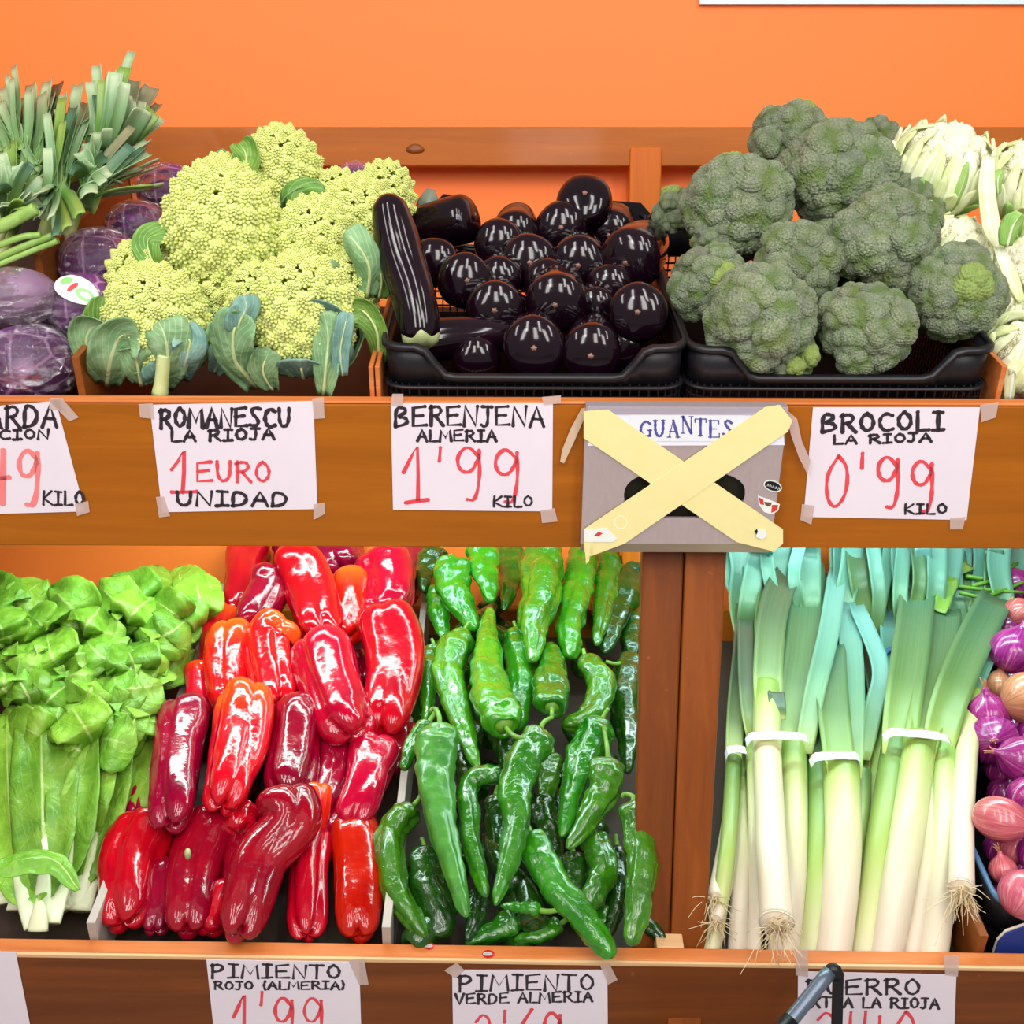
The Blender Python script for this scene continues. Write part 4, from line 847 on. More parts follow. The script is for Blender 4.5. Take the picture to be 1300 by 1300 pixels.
leekbunch('thin leeks at the far left against the post, dark leaves upright', (180, 1235),
 [([(128, 1230), (150, 960), (172, 660)], 46, (.04, .05, .05), 'leek_g', 0),
  ([(205, 1235), (195, 980), (205, 700)], 52, (.02, .025, .03), 'leek', 0),
  ([(112, 1080), (135, 960), (170, 760)], 34, (.03, .03, .03), 'leek', 30), ([(118, 1150), (150, 1050), (178, 900)], 34, (.015, .02, .02), 'leek', 24)],
 [([(170, 700), (178, 500), (195, 330), (205, 140)], 52, (.05, .055, .06, .06), 'leek_leaf_d', 0),
  ([(208, 740), (215, 560), (222, 380), (215, 200)], 60, (.03, .035, .04, .05), 'leek_leaf_d', 1)],
 [((150, 216), 627, .078, 22, .02)])
leekbunch('middle leek bunch, band lower than its neighbours, bluish leaves', (470, 1235),
 [([(430, 1240), (432, 1000), (440, 680)], 82, (.02, .03, .045), 'leek_g', 0),
  ([(515, 1240), (508, 950), (500, 680)], 104, (.045, .055, .07), 'leek', 0),
  ([(545, 1235), (555, 900), (560, 700)], 60, (.01, .02, .03), 'leek_g', 0)],
 [([(500, 720), (480, 560), (468, 430), (465, 310)], 98, (.075, .085, .085, .085), 'leek_leaf', 1),
  ([(530, 720), (535, 520), (530, 340), (512, 180)], 70, (.07, .08, .08, .08), 'leek_leaf_lamplit', 1),
  ([(440, 720), (430, 580), (445, 430), (490, 200)], 66, (.05, .06, .06, .05), 'leek_leaf_lamplit', 0),
  ([(565, 660), (600, 500), (620, 380), (545, 190)], 56, (.04, .06, .08, .09), 'leek_leaf_lamplit', 2)],
 [((408, 566), 646, .100, 24, .03, -.06)])
leekbunch('right leek bunch with broad fanned leaves and knotted band', (690, 1235),
 [([(598, 1240), (615, 950), (668, 600)], 78, (.02, .04, .06), 'leek_g', 0),
  ([(680, 1240), (690, 950), (740, 600)], 94, (.04, .055, .075), 'leek', 0),
  ([(752, 1240), (760, 950), (782, 620)], 62, (.03, .04, .055), 'leek', 0),
  ([(822, 1245), (815, 950), (812, 620)], 84, (.03, .045, .06), 'leek', 0)],
 [([(672, 660), (690, 480), (715, 300), (735, 130)], 110, (.065, .085, .09, .095), 'leek_leaf', 0),
  ([(735, 660), (765, 500), (800, 340), (815, 200)], 106, (.075, .08, .08, .085), 'leek_leaf', 1),
  ([(790, 640), (830, 480), (900, 310), (975, 165)], 106, (.07, .10, .105, .11), 'leek_leaf', 3),
  ([(820, 620), (870, 480), (930, 340), (985, 200)], 80, (.055, .075, .08, .08), 'leek_leaf_lamplit', 3),
  ([(660, 640), (655, 480), (650, 320), (640, 150)], 60, (.05, .05, .05, .05), 'leek_leaf_lamplit', 0),
  ([(770, 170), (800, 120), (840, 80), (885, 60)], 60, (.09, .11, .115, .11), 'onion_leaf_g', 1),
  ([(800, 210), (815, 160), (830, 120), (820, 90)], 50, (.09, .10, .11, .105), 'onion_leaf_g', 1)],
 [((638, 838), 580, .106, 24, .034, .12)])
leekbunch('single pale leek at the right with cut top and curly roots', (870, 1060),
 [([(868, 1060), (872, 860), (885, 640), (905, 460)], 62, (.075, .075, .075, .075), 'leek', 60)], [], [], None)
leekbunch('dark leeks behind the middle bunches with a small band', (590, 720),
 [([(585, 880), (590, 700), (590, 560)], 60, (.0, .01, .02), 'leek_g', 0), ([(620, 900), (625, 700), (640, 560)], 70, (.01, .02, .03), 'leek_g', 0)],
 [([(590, 620), (585, 480), (580, 340)], 60, (.02, .03, .04), 'leek_leaf_d', 0), ([(625, 640), (620, 500), (600, 380), (570, 260)], 70, (.03, .04, .05, .06), 'leek_leaf_d', 1)],
 [((556, 592), 490, .05, 24, .02)])
# back rows: leeks whose leafy tops stand up under the lamp
rl = random.Random(9)
for i in range(9):
    x = 205+i*98
    root = empty('leek', atw(LO, *Z6(x, 420), -.02)); tag(root, ['leek top in the row behind the tied leeks, %s' % s for s in ('next to the post', 'second from the post', 'above the thick front leek', 'above the gap before the middle bunch', 'above the middle bunch', 'between middle and right bunches', 'above the right bunch', 'where the green curl is', 'nearest the onions')][i], 'leek', 'leeks of the rear rows')
    P0 = atw(LO, *Z6(x, 480), -.03); P1 = atw(LO, *Z6(x+rl.uniform(-10, 10), 250), .02)
    V, F, U = loft([P0, P1], [(0, .8), (.5, 1), (1, 1)], .018, 14, npath=8, nprof=8); mk('shaft', V, F, M['leek_g'], root, P0, True, U)
    for j in range(6):
        x2 = x+rl.uniform(-50, 50); h = rl.uniform(.03, .085)
        V, F, U, P3 = strap(LO, [(x, 300), ((x+x2)/2+rl.uniform(-14, 14), 180), (x2, rl.uniform(30, 90)), (x2+rl.uniform(-26, 26), rl.uniform(-80, 20))], rl.uniform(38, 70), (.02, h*.9+.02, h+.055, h+.09))
        mk('leaf', V, F, M[rl.choice(['leek_leaf_lamplit', 'leek_leaf_lamplit', 'leek_leaf'])], root, P3[0], True, U)
rt = empty('green_sprig', atw(LO, *Z6(960, 150), .09)); tag(rt, 'thin pale green stalks lying across the leek tops towards the onions', 'greens')
for a in ([(850, 130), (930, 140), (1059, 150)], [(880, 100), (960, 105), (1040, 60)], [(860, 150), (950, 160), (1100, 100)], [(900, 130), (1000, 100), (1040, 40)]):
    P3 = [atw(LO, *Z6(*q), .10) for q in a]; V, F, U = tube(spline(P3, 8), .0045, .003, 8, 8); mk('stalk', V, F, M['stem'], rt, P3[0], True, U)

# ------------------------------------------------------------------ onions and their crate
ZO = lambda x, y: (1150+x/2.5, 700+y/2.5)
def onion(px, py, rpx, w_, label, mat, d, group='red onions in the crate', seed=0, tall=1.0):
    c = atw(LO, px, py, w_); R = m(rpx, c); d = LO.x*d[0]+LO.v*d[1]+LO.w*d[2]; d = d/np.linalg.norm(d)
    V, F, U = loft([c-d*R*.95*tall, c+d*R*1.35*tall], [(0, .05), (.01, .25), (.05, .5), (.14, .76), (.28, .95), (.42, 1), (.56, .93), (.68, .75), (.78, .5), (.85, .3), (.92, .18), (1, .13)], R, 28, lambda a, th: (1+.015*np.sin(4*th+seed)+.01*np.sin(9*th), 0), npath=6, nprof=26)
    o = mk('onion', V, F, M[mat], None, c, True, U); tag(o, label, 'onion', group)
    mb = MB(); r = random.Random(seed)
    for k in range(5):
        q = c+d*R*1.3*tall; e = d+np.array([r.uniform(-.5, .5) for _ in range(3)]); V, F, U = tube(spline([q-d*.004, q+e*.007, q+e*.014], 5), R*.07, .0006, 5, 5); mb.add(V, F, U)
    tag(mb.obj('dry_neck', M['onion_brown'], o, c+d*R*1.3), None, None, None, 'stuff')
    return o
ON = [((340, 315), 30, .10, 'purple onion with a white sheen at the picture edge, high in the heap', 'onion', (.3, .3, .8), 1), ((385, 465), 33, .12, 'brown skinned onion among the purple ones at the picture edge', 'onion_brown', (1, .2, .2), 1),
 ((262, 520), 28, .08, 'purple onion with a bright white patch beside the pale leek top', 'onion', (-.2, .3, .9), 1), ((280, 600), 32, .07, 'deep purple onion under the white-patched one', 'onion', (-.3, -.6, .5), 1),
 ((365, 660), 30, .09, 'purple onion right of the deep purple pair', 'onion', (-.9, 0, .3), 1), ((300, 850), 29, .10, 'tall pinkish onion with a white highlight resting on the crate rim', 'onion_pink', (.6, -.5, .2), 1.25),
 ((385, 780), 26, .07, 'purple onion behind the tall pinkish one', 'onion', (.2, .2, .8), 1), ((308, 1010), 18, .05, 'small pink onion near the crate front', 'onion_pink', (-.2, .4, .8), 1),
 ((375, 1090), 32, .07, 'large pink onion at the front of the crate', 'onion_pink', (.5, .5, .5), 1), ((350, 935), 26, .04, 'dark pink onion in shade under the tall one', 'onion_pink', (.3, .3, .5), 1),
 ((290, 430), 20, .05, 'brownish onion in shade behind the white-patched one', 'onion_brown', (.2, .5, .5), 1), ((360, 195), 20, .10, 'reddish onion at the top of the heap under the stalks', 'onion_pink', (.5, .3, .3), 1),
 ((320, 240), 22, .07, 'violet onion just behind the leek leaf tip', 'onion', (.1, .3, .8), 1), ((345, 105), 22, .08, 'magenta onion at the back under the upper shelf', 'onion', (-.4, .3, .5), 1),
 ((420, 590), 28, .07, 'purple onion cut by the picture edge at mid height', 'onion', (.2, .3, .8), 1), ((425, 960), 28, .06, 'dark onion cut by the picture edge low down', 'onion', (.2, .3, .8), 1), ((305, 690), 22, .02, 'shadowed onion low in the middle of the crate', 'onion', (.2, .3, .8), 1),
 ((390, 20), 22, .08, 'red onion in the far back corner', 'onion', (.4, .3, .8), 1), ((250, 640), 18, .0, 'shadowed onion at the crate wall', 'onion', (.2, .3, .8), 1)]
for i, (p, rp, wh, lab, mt, d, tl) in enumerate(ON): onion(*ZO(*p), rp, wh, lab, mt, d, seed=i, tall=tl)
for i in range(18): onion(*ZO(300+45*(i % 3)+i*3, 1120-i*58), 24, .0+.01*(i % 2), 'shadowed red onion deep in the gaps of the onion crate', 'onion', (.2, .3, .8), 'red onions buried in the crate', i)
def round_crate(name, label, T, x0, x1, v0, v1, wb, wt, mat, dip=None, cat='crate', group=None, ridge=.0, rc=.03):
    """plastic crate: rounded plan, flared wall with optional lowered middle in front, rim and lattice"""
    root = empty(name, T.P((x0+x1)/2, (v0+v1)/2, wb)); tag(root, label, cat, group)
    def plan(g):                                          # outline points, g = inset
        P = []; 
        for cx_, cv_, a0_ in ((x1-rc, v0+rc, -math.pi/2), (x1-rc, v1-rc, 0), (x0+rc, v1-rc, math.pi/2), (x0+rc, v0+rc, math.pi)):
            for t in np.linspace(0, math.pi/2, 6): P.append((cx_+(rc-g)*math.cos(a0_+t), cv_+(rc-g)*math.sin(a0_+t)))
        # subdivide straight runs
        Q = []
        for a, b in zip(P, P[1:]+P[:1]):
            n = max(1, int(math.hypot(b[0]-a[0], b[1]-a[1])/.012)); Q += [(a[0]+(b[0]-a[0])*k/n, a[1]+(b[1]-a[1])*k/n) for k in range(n)]
        return Q
    Q = plan(0); cxm = (x0+x1)/2; hw = (x1-x0)/2
    def htop(x, v):
        if dip is None: return wt
        u = abs(x-cxm)/hw
        if v < v0+rc*1.2 or v > v1-rc*1.2: f = min(1, max(0, (u-.56)/.20)); f = f*f*(3-2*f); d_ = dip if v < (v0+v1)/2 else (dip[0]-.004, dip[1]+.015); return d_[0]+(d_[1]-d_[0])*f
        return wt
    n = len(Q); mid = np.array([cxm, (v0+v1)/2])
    def ring(g, hf):
        out = []
        for x, v in Q:
            q = np.array([x, v]); dd = mid-q; dd = dd/np.linalg.norm(dd); q = q+dd*g; out.append(T.P(q[0], q[1], hf(x, v)))
        return out
    # solid upper wall
    wl_ = (dip[0]-.015) if dip else wb+.045; th = .003
    A = ring(.0, htop); Bq = ring(.004, lambda x, v: min(wl_, htop(x, v)-.006)); C_ = ring(.004+th, lambda x, v: min(wl_, htop(x, v)-.006)); D_ = ring(th, htop)
    V = A+Bq+C_+D_; F = [(k*n+i, k*n+(i+1) % n, ((k+1) % 4)*n+(i+1) % n, ((k+1) % 4)*n+i) for k in range(4) for i in range(n)]
    mk('wall_panel', V, F, M['black'], root, T.P(cxm, (v0+v1)/2, wb))
    # rim: a flange following the top edge
    A = ring(-.006, lambda x, v: htop(x, v)-.004); B2 = ring(-.006, lambda x, v: htop(x, v)+.002); B3 = ring(.003, lambda x, v: htop(x, v)+.0035); B4 = ring(.004, lambda x, v: htop(x, v)-.003)
    V = A+B2+B3+B4; mk('rim', V, [(k*n+i, k*n+(i+1) % n, ((k+1) % 4)*n+(i+1) % n, ((k+1) % 4)*n+i) for k in range(4) for i in range(n)], mat, root, T.P(cxm, (v0+v1)/2, wt))
    if ridge: 
        hf = lambda x, v: (dip[0]-.016 if dip else wt-.02)
        A = ring(-.005, lambda x, v: hf(x, v)); B2 = ring(-.005, lambda x, v: hf(x, v)+.003); B3 = ring(.003, lambda x, v: hf(x, v)+.003); B4 = ring(.003, hf)
        V = A+B2+B3+B4; mk('ridge', V, [(k*n+i, k*n+(i+1) % n, ((k+1) % 4)*n+(i+1) % n, ((k+1) % 4)*n+i) for k in range(4) for i in range(n)], mat, root, T.P(cxm, (v0+v1)/2, wt))
    # lattice: bars in the lower wall
    mb = MB()
    for i in range(0, n):
        x, v = Q[i]; a = T.P(x, v, wb); q = np.array([x, v])+(mid-np.array([x, v]))*.01; b = T.P(q[0], q[1], wl_+.004)
        e = T.x*.0022 if abs(v-v0) < .02 or abs(v-v1) < .02 else T.v*.0022
        mb.add(*box(a-e/2, e, (T.v if abs(v-v0) < .02 or abs(v-v1) < .02 else T.x)*.002, b-a))
    for hh in np.linspace(wb+.004, wl_-.004, 9):
        A = ring(.002, lambda x, v: hh); B2 = ring(.002, lambda x, v: hh+.003); B3 = ring(.005, lambda x, v: hh+.003); B4 = ring(.005, lambda x, v: hh)
        mb.add(A+B2+B3+B4, [(k*n+i, k*n+(i+1) % n, ((k+1) % 4)*n+(i+1) % n, ((k+1) % 4)*n+i) for k in range(4) for i in range(n)])
    tag(mb.obj('lattice', M['black_matte' if not dip else 'black'], root, T.P(cxm, (v0+v1)/2, wb), False), None, None, None, 'stuff')
    V, F = boxT(T, x0+.006, x1-.006, v0+.006, v1-.006, wb, wb+.004); mk('base', V, F, M['black_matte'], root, T.P(cxm, (v0+v1)/2, wb), False)
    return root
round_crate('plastic_crate', 'blue rimmed plastic crate holding the red onions', LO, .672, 1.06, .06, .66, -.055, .055, M['blue_plastic'])
c = atw(LO, 1283, 1195, 0); bx = empty('cardboard_box', c); tag(bx, 'torn dark blue cardboard corner in front of the onion crate', 'cardboard box')
pl = [(1262, 1214), (1268, 1196), (1278, 1186), (1300, 1178), (1330, 1176), (1330, 1214)]
def vpoly(T, pts, v, th, mat, name, parent):
    c_ = [atv(T, *p, v) for p in pts]; n = len(c_); V = c_+[q+T.v*th for q in c_]
    return mk(name, V, [tuple(range(n)), tuple(range(2*n-1, n-1, -1))]+[(i, n+i, n+(i+1) % n, (i+1) % n) for i in range(n)], mat, parent, c_[0], False)
vpoly(LO, pl, .036, .003, M['blue_card'], 'printed_face', bx)
vpoly(LO, [(1259, 1214), (1266, 1193), (1277, 1182), (1300, 1174), (1330, 1172), (1330, 1214)], .0395, .003, M['card_edge'], 'torn_edge', bx)

# ------------------------------------------------------------------ chard
def chard_leaf(parent, P3, W, seed, mat='lettuce', cup=.25, ruf=.16, stalk=.35, side=None, roundish=True):
    r = np.random.RandomState(seed); C = spline(P3, 30); k = int(30*stalk)
    prof = [(0, .18), (.12, .55), (.35, .92), (.6, 1), (.82, .86), (.94, .55), (1, .12)] if roundish else [(0, .12), (.2, .45), (.5, .85), (.75, 1), (.92, .75), (1, .1)]
    V, F, U = leafmesh(C[max(0, k-3):], W, prof, LO.x if side is None else side, cup, ruf, 2.6, seed, 30, 10, .0012, mid=.0016)
    V = V + np.array([0, -.25, .95])*(.0022*(1-np.abs(nz(V, seed+3, 150)))+.0016*(1-np.abs(nz(V, seed+4, 320))))[:, None]
    lf = mk('leaf', V, F, M[mat], parent, C[k], True, U)
    if stalk > .02:
        V, F, U = loft(C[:k+9], [(0, 1.2), (.3, 1.05), (.7, .6), (1, .18)], .012, 12, ref=LO.w if side is None else None, npath=12, nprof=12, flat=.45); mk('stalk', V, F, M['stalk'], lf, C[0], True, U)
    return lf
ZC = lambda x, y: (x/2.5, 680+y/2.5)
rc_ = np.random.RandomState(3)
def chard(label, leaves, base):
    root = empty('chard', atw(LO, *ZC(*base), -.04)); tag(root, label, 'chard', 'chard heads in the tray')
    for i, (pts, wpx, hs, mt, kw) in enumerate(leaves):
        P3 = [atw(LO, *ZC(x, y), h) for (x, y), h in zip(pts, hs)]; W = m(wpx/2.5/2, P3[len(P3)//2])
        chard_leaf(root, P3, W, int(pts[0][0]+pts[-1][1]), mt, **kw)
    return root
L_, D_ = 'lettuce', 'lettuce_dk'
chard('front chard head, long leaf over its thick white foot', [
  ([(130, 1230), (140, 1050), (135, 760), (130, 480)], 215, (.0, .03, .08, .11), D_, dict(stalk=.26, cup=-.25, ruf=.15)),
  ([(160, 1230), (210, 1050), (235, 820), (250, 470)], 175, (.0, .02, .07, .10), D_, dict(stalk=.30, cup=.1, ruf=.16)),
  ([(110, 1240), (60, 1080), (30, 820), (20, 560)], 180, (.0, .02, .05, .09), L_, dict(stalk=.26, cup=-.2, ruf=.15)),
  ([(250, 1130), (180, 1040), (90, 1030), (-40, 1070)], 110, (.06, .08, .09, .09), L_, dict(stalk=.0, cup=-.3, ruf=.12, side=LO.v)),
  ([(120, 1255), (125, 1190), (122, 1140)], 60, (.0, .02, .03), 'lettuce', dict(stalk=.85, cup=.2, ruf=.05))], (130, 1230))
chard('chard head at the front right along the divider', [
  ([(240, 1180), (290, 1000), (340, 780), (370, 560)], 165, (-.02, .01, .05, .09), D_, dict(stalk=.2, cup=.2, ruf=.18)),
  ([(260, 1190), (320, 1000), (390, 800), (430, 520)], 190, (-.02, .0, .04, .07), D_, dict(stalk=.2, cup=.2, ruf=.18)),
  ([(230, 1180), (240, 1000), (280, 820), (330, 640)], 155, (-.02, .0, .06, .08), L_, dict(stalk=.30, cup=.2, ruf=.18)),
  ([(250, 1190), (330, 980), (440, 800), (500, 640)], 155, (-.02, .0, .03, .05), D_, dict(stalk=.22, cup=.2, ruf=.12))], (250, 1190))
chard('chard head at the front left cut by the picture edge', [
  ([(10, 1170), (5, 1020), (-20, 760), (-30, 560)], 190, (-.02, .01, .05, .08), L_, dict(stalk=.30, cup=.2, ruf=.16)),
  ([(50, 1190), (85, 1060), (100, 900), (60, 700)], 155, (-.02, .0, .02, .05), D_, dict(stalk=.36, cup=.2, ruf=.16)),
  ([(200, 1190), (170, 1060), (150, 960), (140, 860)], 100, (-.02, -.01, .02, .04), D_, dict(stalk=.6, cup=.2, ruf=.16))], (40, 1180))
LBL = ['chard head in the second row against the red pepper divider', 'chard head in the second row centre, round crinkled leaves', 'chard head in the second row left, folded leaf on top', 'chard head in the third row left at the picture edge', 'chard head in the third row centre', 'chard head in the third row right by the divider',
       'chard head in the back row left below the dark gap', 'chard head in the back row centre, pointed leaf with white midrib', 'chard head in the back row right, big flat leaf against the orange board', 'chard head in the back row beside the big flat leaf']
HB = [(440, 560, 400), (320, 590, 430), (140, 560, 400), (30, 420, 300), (210, 430, 300), (410, 430, 300), (50, 260, 150), (230, 250, 130), (590, 250, 170), (420, 250, 150)]
for j, (hx, hy, hw_) in enumerate(HB):
    r = np.random.RandomState(70+j); lv = []; rowk = 0 if j < 3 else (1 if j < 6 else 2)
    for i in range(10):
        ang = math.radians((i-4.5)*20+r.uniform(-16, 16)); ln = r.uniform(70, 125); Wd = r.uniform(130, 205)
        sx, sy = hx+r.uniform(-45, 45), hy+60+r.uniform(-70, 60); ex, ey = sx+math.sin(ang)*ln, sy-math.cos(ang)*ln
        ey = max(ey, 120); lim = 650-(ey-120)*.47
        if ex > lim: sx -= ex-lim; ex = lim
        h0 = .055+.012*rowk+.006*((i*3) % 10)+r.uniform(-.006, .01)
        mx, my = (sx+ex)/2+r.uniform(-18, 18), (sy+ey)/2
        lv.append(([(sx, sy), (mx, my), (ex, ey), (ex+math.sin(ang+r.uniform(-.8, .8))*50, ey-math.cos(ang)*42)], Wd, (h0-.045, h0+r.uniform(0, .02), h0+.012, h0-r.uniform(-.005, .03)), [L_, L_, D_][(i+j) % 3], dict(stalk=.0, cup=r.uniform(-.45, .05), ruf=r.uniform(.14, .24), side=LO.x*math.cos(ang)-LO.v*math.sin(ang)+LO.w*r.uniform(-.3, .3))))
    chard(LBL[j], lv, (hx, hy+60))

# ================================================================== UPPER TIER
# ------------------------------------------------------------------ crates
round_crate('plastic_crate', 'black plastic crate of aubergines with a lowered front rim', UP, -.163, .2195, .02, .60, -.10, .066, M['black'], dip=(.026, .066), ridge=1, group='black crates on the upper shelf')
round_crate('plastic_crate', 'black plastic crate of broccoli with a lowered front rim', UP, .2245, .611, .02, .60, -.10, .064, M['black'], dip=(.026, .064), ridge=1, group='black crates on the upper shelf')
for x, lab in ((-.115, 'black corner tab of the aubergine crate at the back left'), (.165, 'black')):
    pass
# ------------------------------------------------------------------ aubergines
PA = [(0, .25), (.02, .5), (.1, .66), (.3, .82), (.55, .98), (.72, 1.0), (.84, .93), (.92, .76), (.97, .52), (.993, .25), (1.0, .05)]
def aubergine(px, py, rpx, v, dr, L, label, seed=0, scar=True, calyx=False):
    """blossom end near the picture point, the body running away along dr (tray x, v, w)"""
    c = atv(UP, px, py, v); R = m(rpx, c)*1.17; rd = c-CAMP; rd = rd/np.linalg.norm(rd)
    d = UP.x*dr[0]+UP.v*dr[1]+UP.w*dr[2]; d = d/np.linalg.norm(d)
    if dr[1] > .7: d = rd+UP.x*(dr[0]*.5)+UP.w*(.10+.10*math.sin(seed*2.1)); d = d/np.linalg.norm(d)
    e = c-d*R*.75; P3 = [c+d*L, c+d*L*.55+UP.w*.006, c, e]
    V, F, U = loft(P3, PA, R, 36, lambda a, th: (1+.02*np.sin(2*th+seed)+.012*np.sin(5*th+seed*2), 0), npath=18, nprof=30)
    o = mk('aubergine', V, F, M['aub'], None, c, True, U); tag(o, label, 'aubergine', 'aubergines in the black crate')
    if scar:
        cam_d = CAMP-e; cam_d /= np.linalg.norm(cam_d); nn = -d
        V, F, U = loft([e+nn*-.003, e+nn*.0012], [(0, .8), (.6, 1), (.9, .7), (1, .2)], .0042, 14, lambda a, th: (1+.2*np.sin(5*th+seed), 0), npath=4); mk('blossom_scar', V, F, M['scar'], o, e, True, U)
    if calyx:
        q = c+d*L; V, F, U = loft([q-d*.03, q, q+d*.012], [(0, .82), (.4, .9), (.8, .62), (1, .3)], R*.62, 20, lambda a, th: (1+.15*np.cos(5*th)*(1-a), 0), npath=6); mk('calyx', V, F, M['calyx_pale'], o, q, True, U)
    return o
ZA = lambda x, y: (460+x/3.25, 210+y/3.25)
AU = [((400, 225), 27, .42, (-.9, .25, -.35), .13, 'aubergine lying slanted at the back left, tip to the upper right', 1), ((630, 285), 27, .46, (.1, .9, -.3), .12, 'aubergine at the back, third from left, reddish sheen', 1),
 ((820, 255), 28, .47, (.0, .8, -.6), .12, 'aubergine below and left of the topmost one', 1), ((917, 160), 31, .50, (.05, .7, -.7), .14, 'topmost aubergine of the crate, standing on the heap', 1),
 ((1025, 275), 27, .50, (.2, .8, -.5), .10, 'aubergine tucked at the back right below the topmost one', 1), ((690, 400), 31, .33, (0, .95, -.2), .14, 'aubergine with a tan scar in the middle of the third row', 1),
 ((895, 405), 31, .33, (.1, .95, -.2), .14, 'aubergine with a tan scar right of centre in the third row', 1), ((1110, 385), 35, .32, (.5, .8, -.2), .13, 'large aubergine at the right end of the third row', 1),
 ((420, 475), 30, .24, (-.3, .9, .0), .14, 'aubergine speckled with many small highlights on the left', 1), ((545, 590), 31, .16, (0, .95, .0), .15, 'aubergine with a ring shaped scar, left in the second row', 1),
 ((800, 560), 33, .18, (.1, .95, .1), .15, 'aubergine with a ring shaped scar, middle of the second row', 1), ((1140, 605), 32, .12, (.1, .95, .0), .14, 'dull violet-black aubergine at the right crate wall', 1),
 ((708, 745), 34, .075, (0, .95, .2), .14, 'front aubergine left of the front pair, with window reflections', 1), ((945, 770), 33, .07, (.05, .95, .2), .14, 'front aubergine right of the front pair', 1),
 ((300, 720), 24, .10, (.95, .3, -.1), .12, 'aubergine lying sideways low in the front left corner', 0), ((560, 470), 26, .27, (.2, .9, .1), .1, 'aubergine in shade between the speckled and the third row ones', 0),
 ((960, 585), 24, .22, (.1, .9, .1), .1, 'aubergine in the gap left of the dull violet one', 0), ((620, 620), 24, .2, (.2, .9, .1), .1, 'aubergine in shade behind the front pair', 0), ((1060, 740), 26, .12, (.2, .9, .1), .1, 'aubergine in shade at the front right corner', 0),
 ((470, 800), 26, .09, (-.2, .9, .1), .1, 'aubergine in shade at the bottom left of the front pair', 0), ((560, 320), 26, .38, (.1, .9, -.2), .1, 'aubergine in shade behind the slanted one', 0), ((760, 480), 26, .28, (.1, .9, .1), .1, 'aubergine in shade under the two scarred ones', 0), ((1020, 500), 26, .27, (.1, .9, .1), .1, 'aubergine in shade under the large right one', 0),
 ((300, 400), 27, .30, (.1, .9, -.3), .1, 'aubergine in shade behind the long upright one', 0)]
for i, ((x, y), rp, v, d, L, lab, sc_) in enumerate(AU): aubergine(*ZA(x, y), rp, v, d, L, lab, i, bool(sc_))
P3 = [atv(UP, *ZA(x, y), v) for x, y, v in ((245, 735, .055), (215, 560, .09), (160, 380, .13), (112, 175, .16), (105, 145, .165))]
V, F, U = loft(P3, [(0, .55), (.03, .8), (.1, .93), (.3, 1.0), (.55, 1.05), (.68, .9), (.82, .68), (.92, .5), (.97, .36), (.99, .2), (1, .05)], m(29, P3[1]), 32, lambda a, th: (1+.02*np.sin(2*th+a*4), 0), nprof=30)
o = mk('aubergine', V, F, M['aub'], None, P3[1], True, U); tag(o, 'long aubergine leaning upright at the front left, its stem end down', 'aubergine', 'aubergines in the black crate')
d = P3[0]-P3[1]; d /= np.linalg.norm(d)
V, F, U = loft([P3[0]-d*.014, P3[0]+d*.006], [(0, 1.04), (.5, 1.04), (.8, .9), (1, .5)], m(22, P3[0]), 30, lambda a, th: (1+.10*np.cos(5*th), -.25*np.cos(5*th)*(1-a)), npath=5); mk('calyx', V, F, M['calyx_pale'], o, P3[0], True, U)
# an aubergine's stem end standing up behind, by the crate's back corner
P3 = [atv(UP, *ZA(x, y), v) for x, y, v in ((250, 330, .44), (262, 230, .45), (282, 130, .46))]
V, F, U = loft(P3, [(0, .8), (.5, 1), (.8, .7), (1, .25)], m(20, P3[1]), 20, nprof=12); o = mk('aubergine', V, F, M['aub'], None, P3[0], True, U); tag(o, 'aubergine behind the long upright one, its grey-green stem end up', 'aubergine', 'aubergines in the black crate')
V, F, U = loft([P3[1]*.7+P3[2]*.3, P3[2]+UP.w*.012], [(0, .9), (.5, .8), (1, .35)], m(17, P3[1]), 20, lambda a, th: (1+.2*np.cos(5*th)*(1-a), 0), npath=5); mk('calyx', V, F, simple('grey_green_calyx', (96, 110, 96), (130, 140, 122), 60), o, P3[2], True, U)
for (xa, xb, yt, yb, lab, tr) in ((310, 455, 120, 250, 'left', 0), (1010, 1195, 148, 320, 'right', 1)):
    q = [(xa, yb), (xa+6, yt+18), (xa+24, yt), (xb-45, yt+8), (xb-8, yt+50), (xb, yb)]
    vpoly(UP, [ZA(*p) for p in q], .585, .004, M['black'], 'handle_tab', bpy.data.objects['plastic_crate.001'] if 'plastic_crate.001' in bpy.data.objects else None)

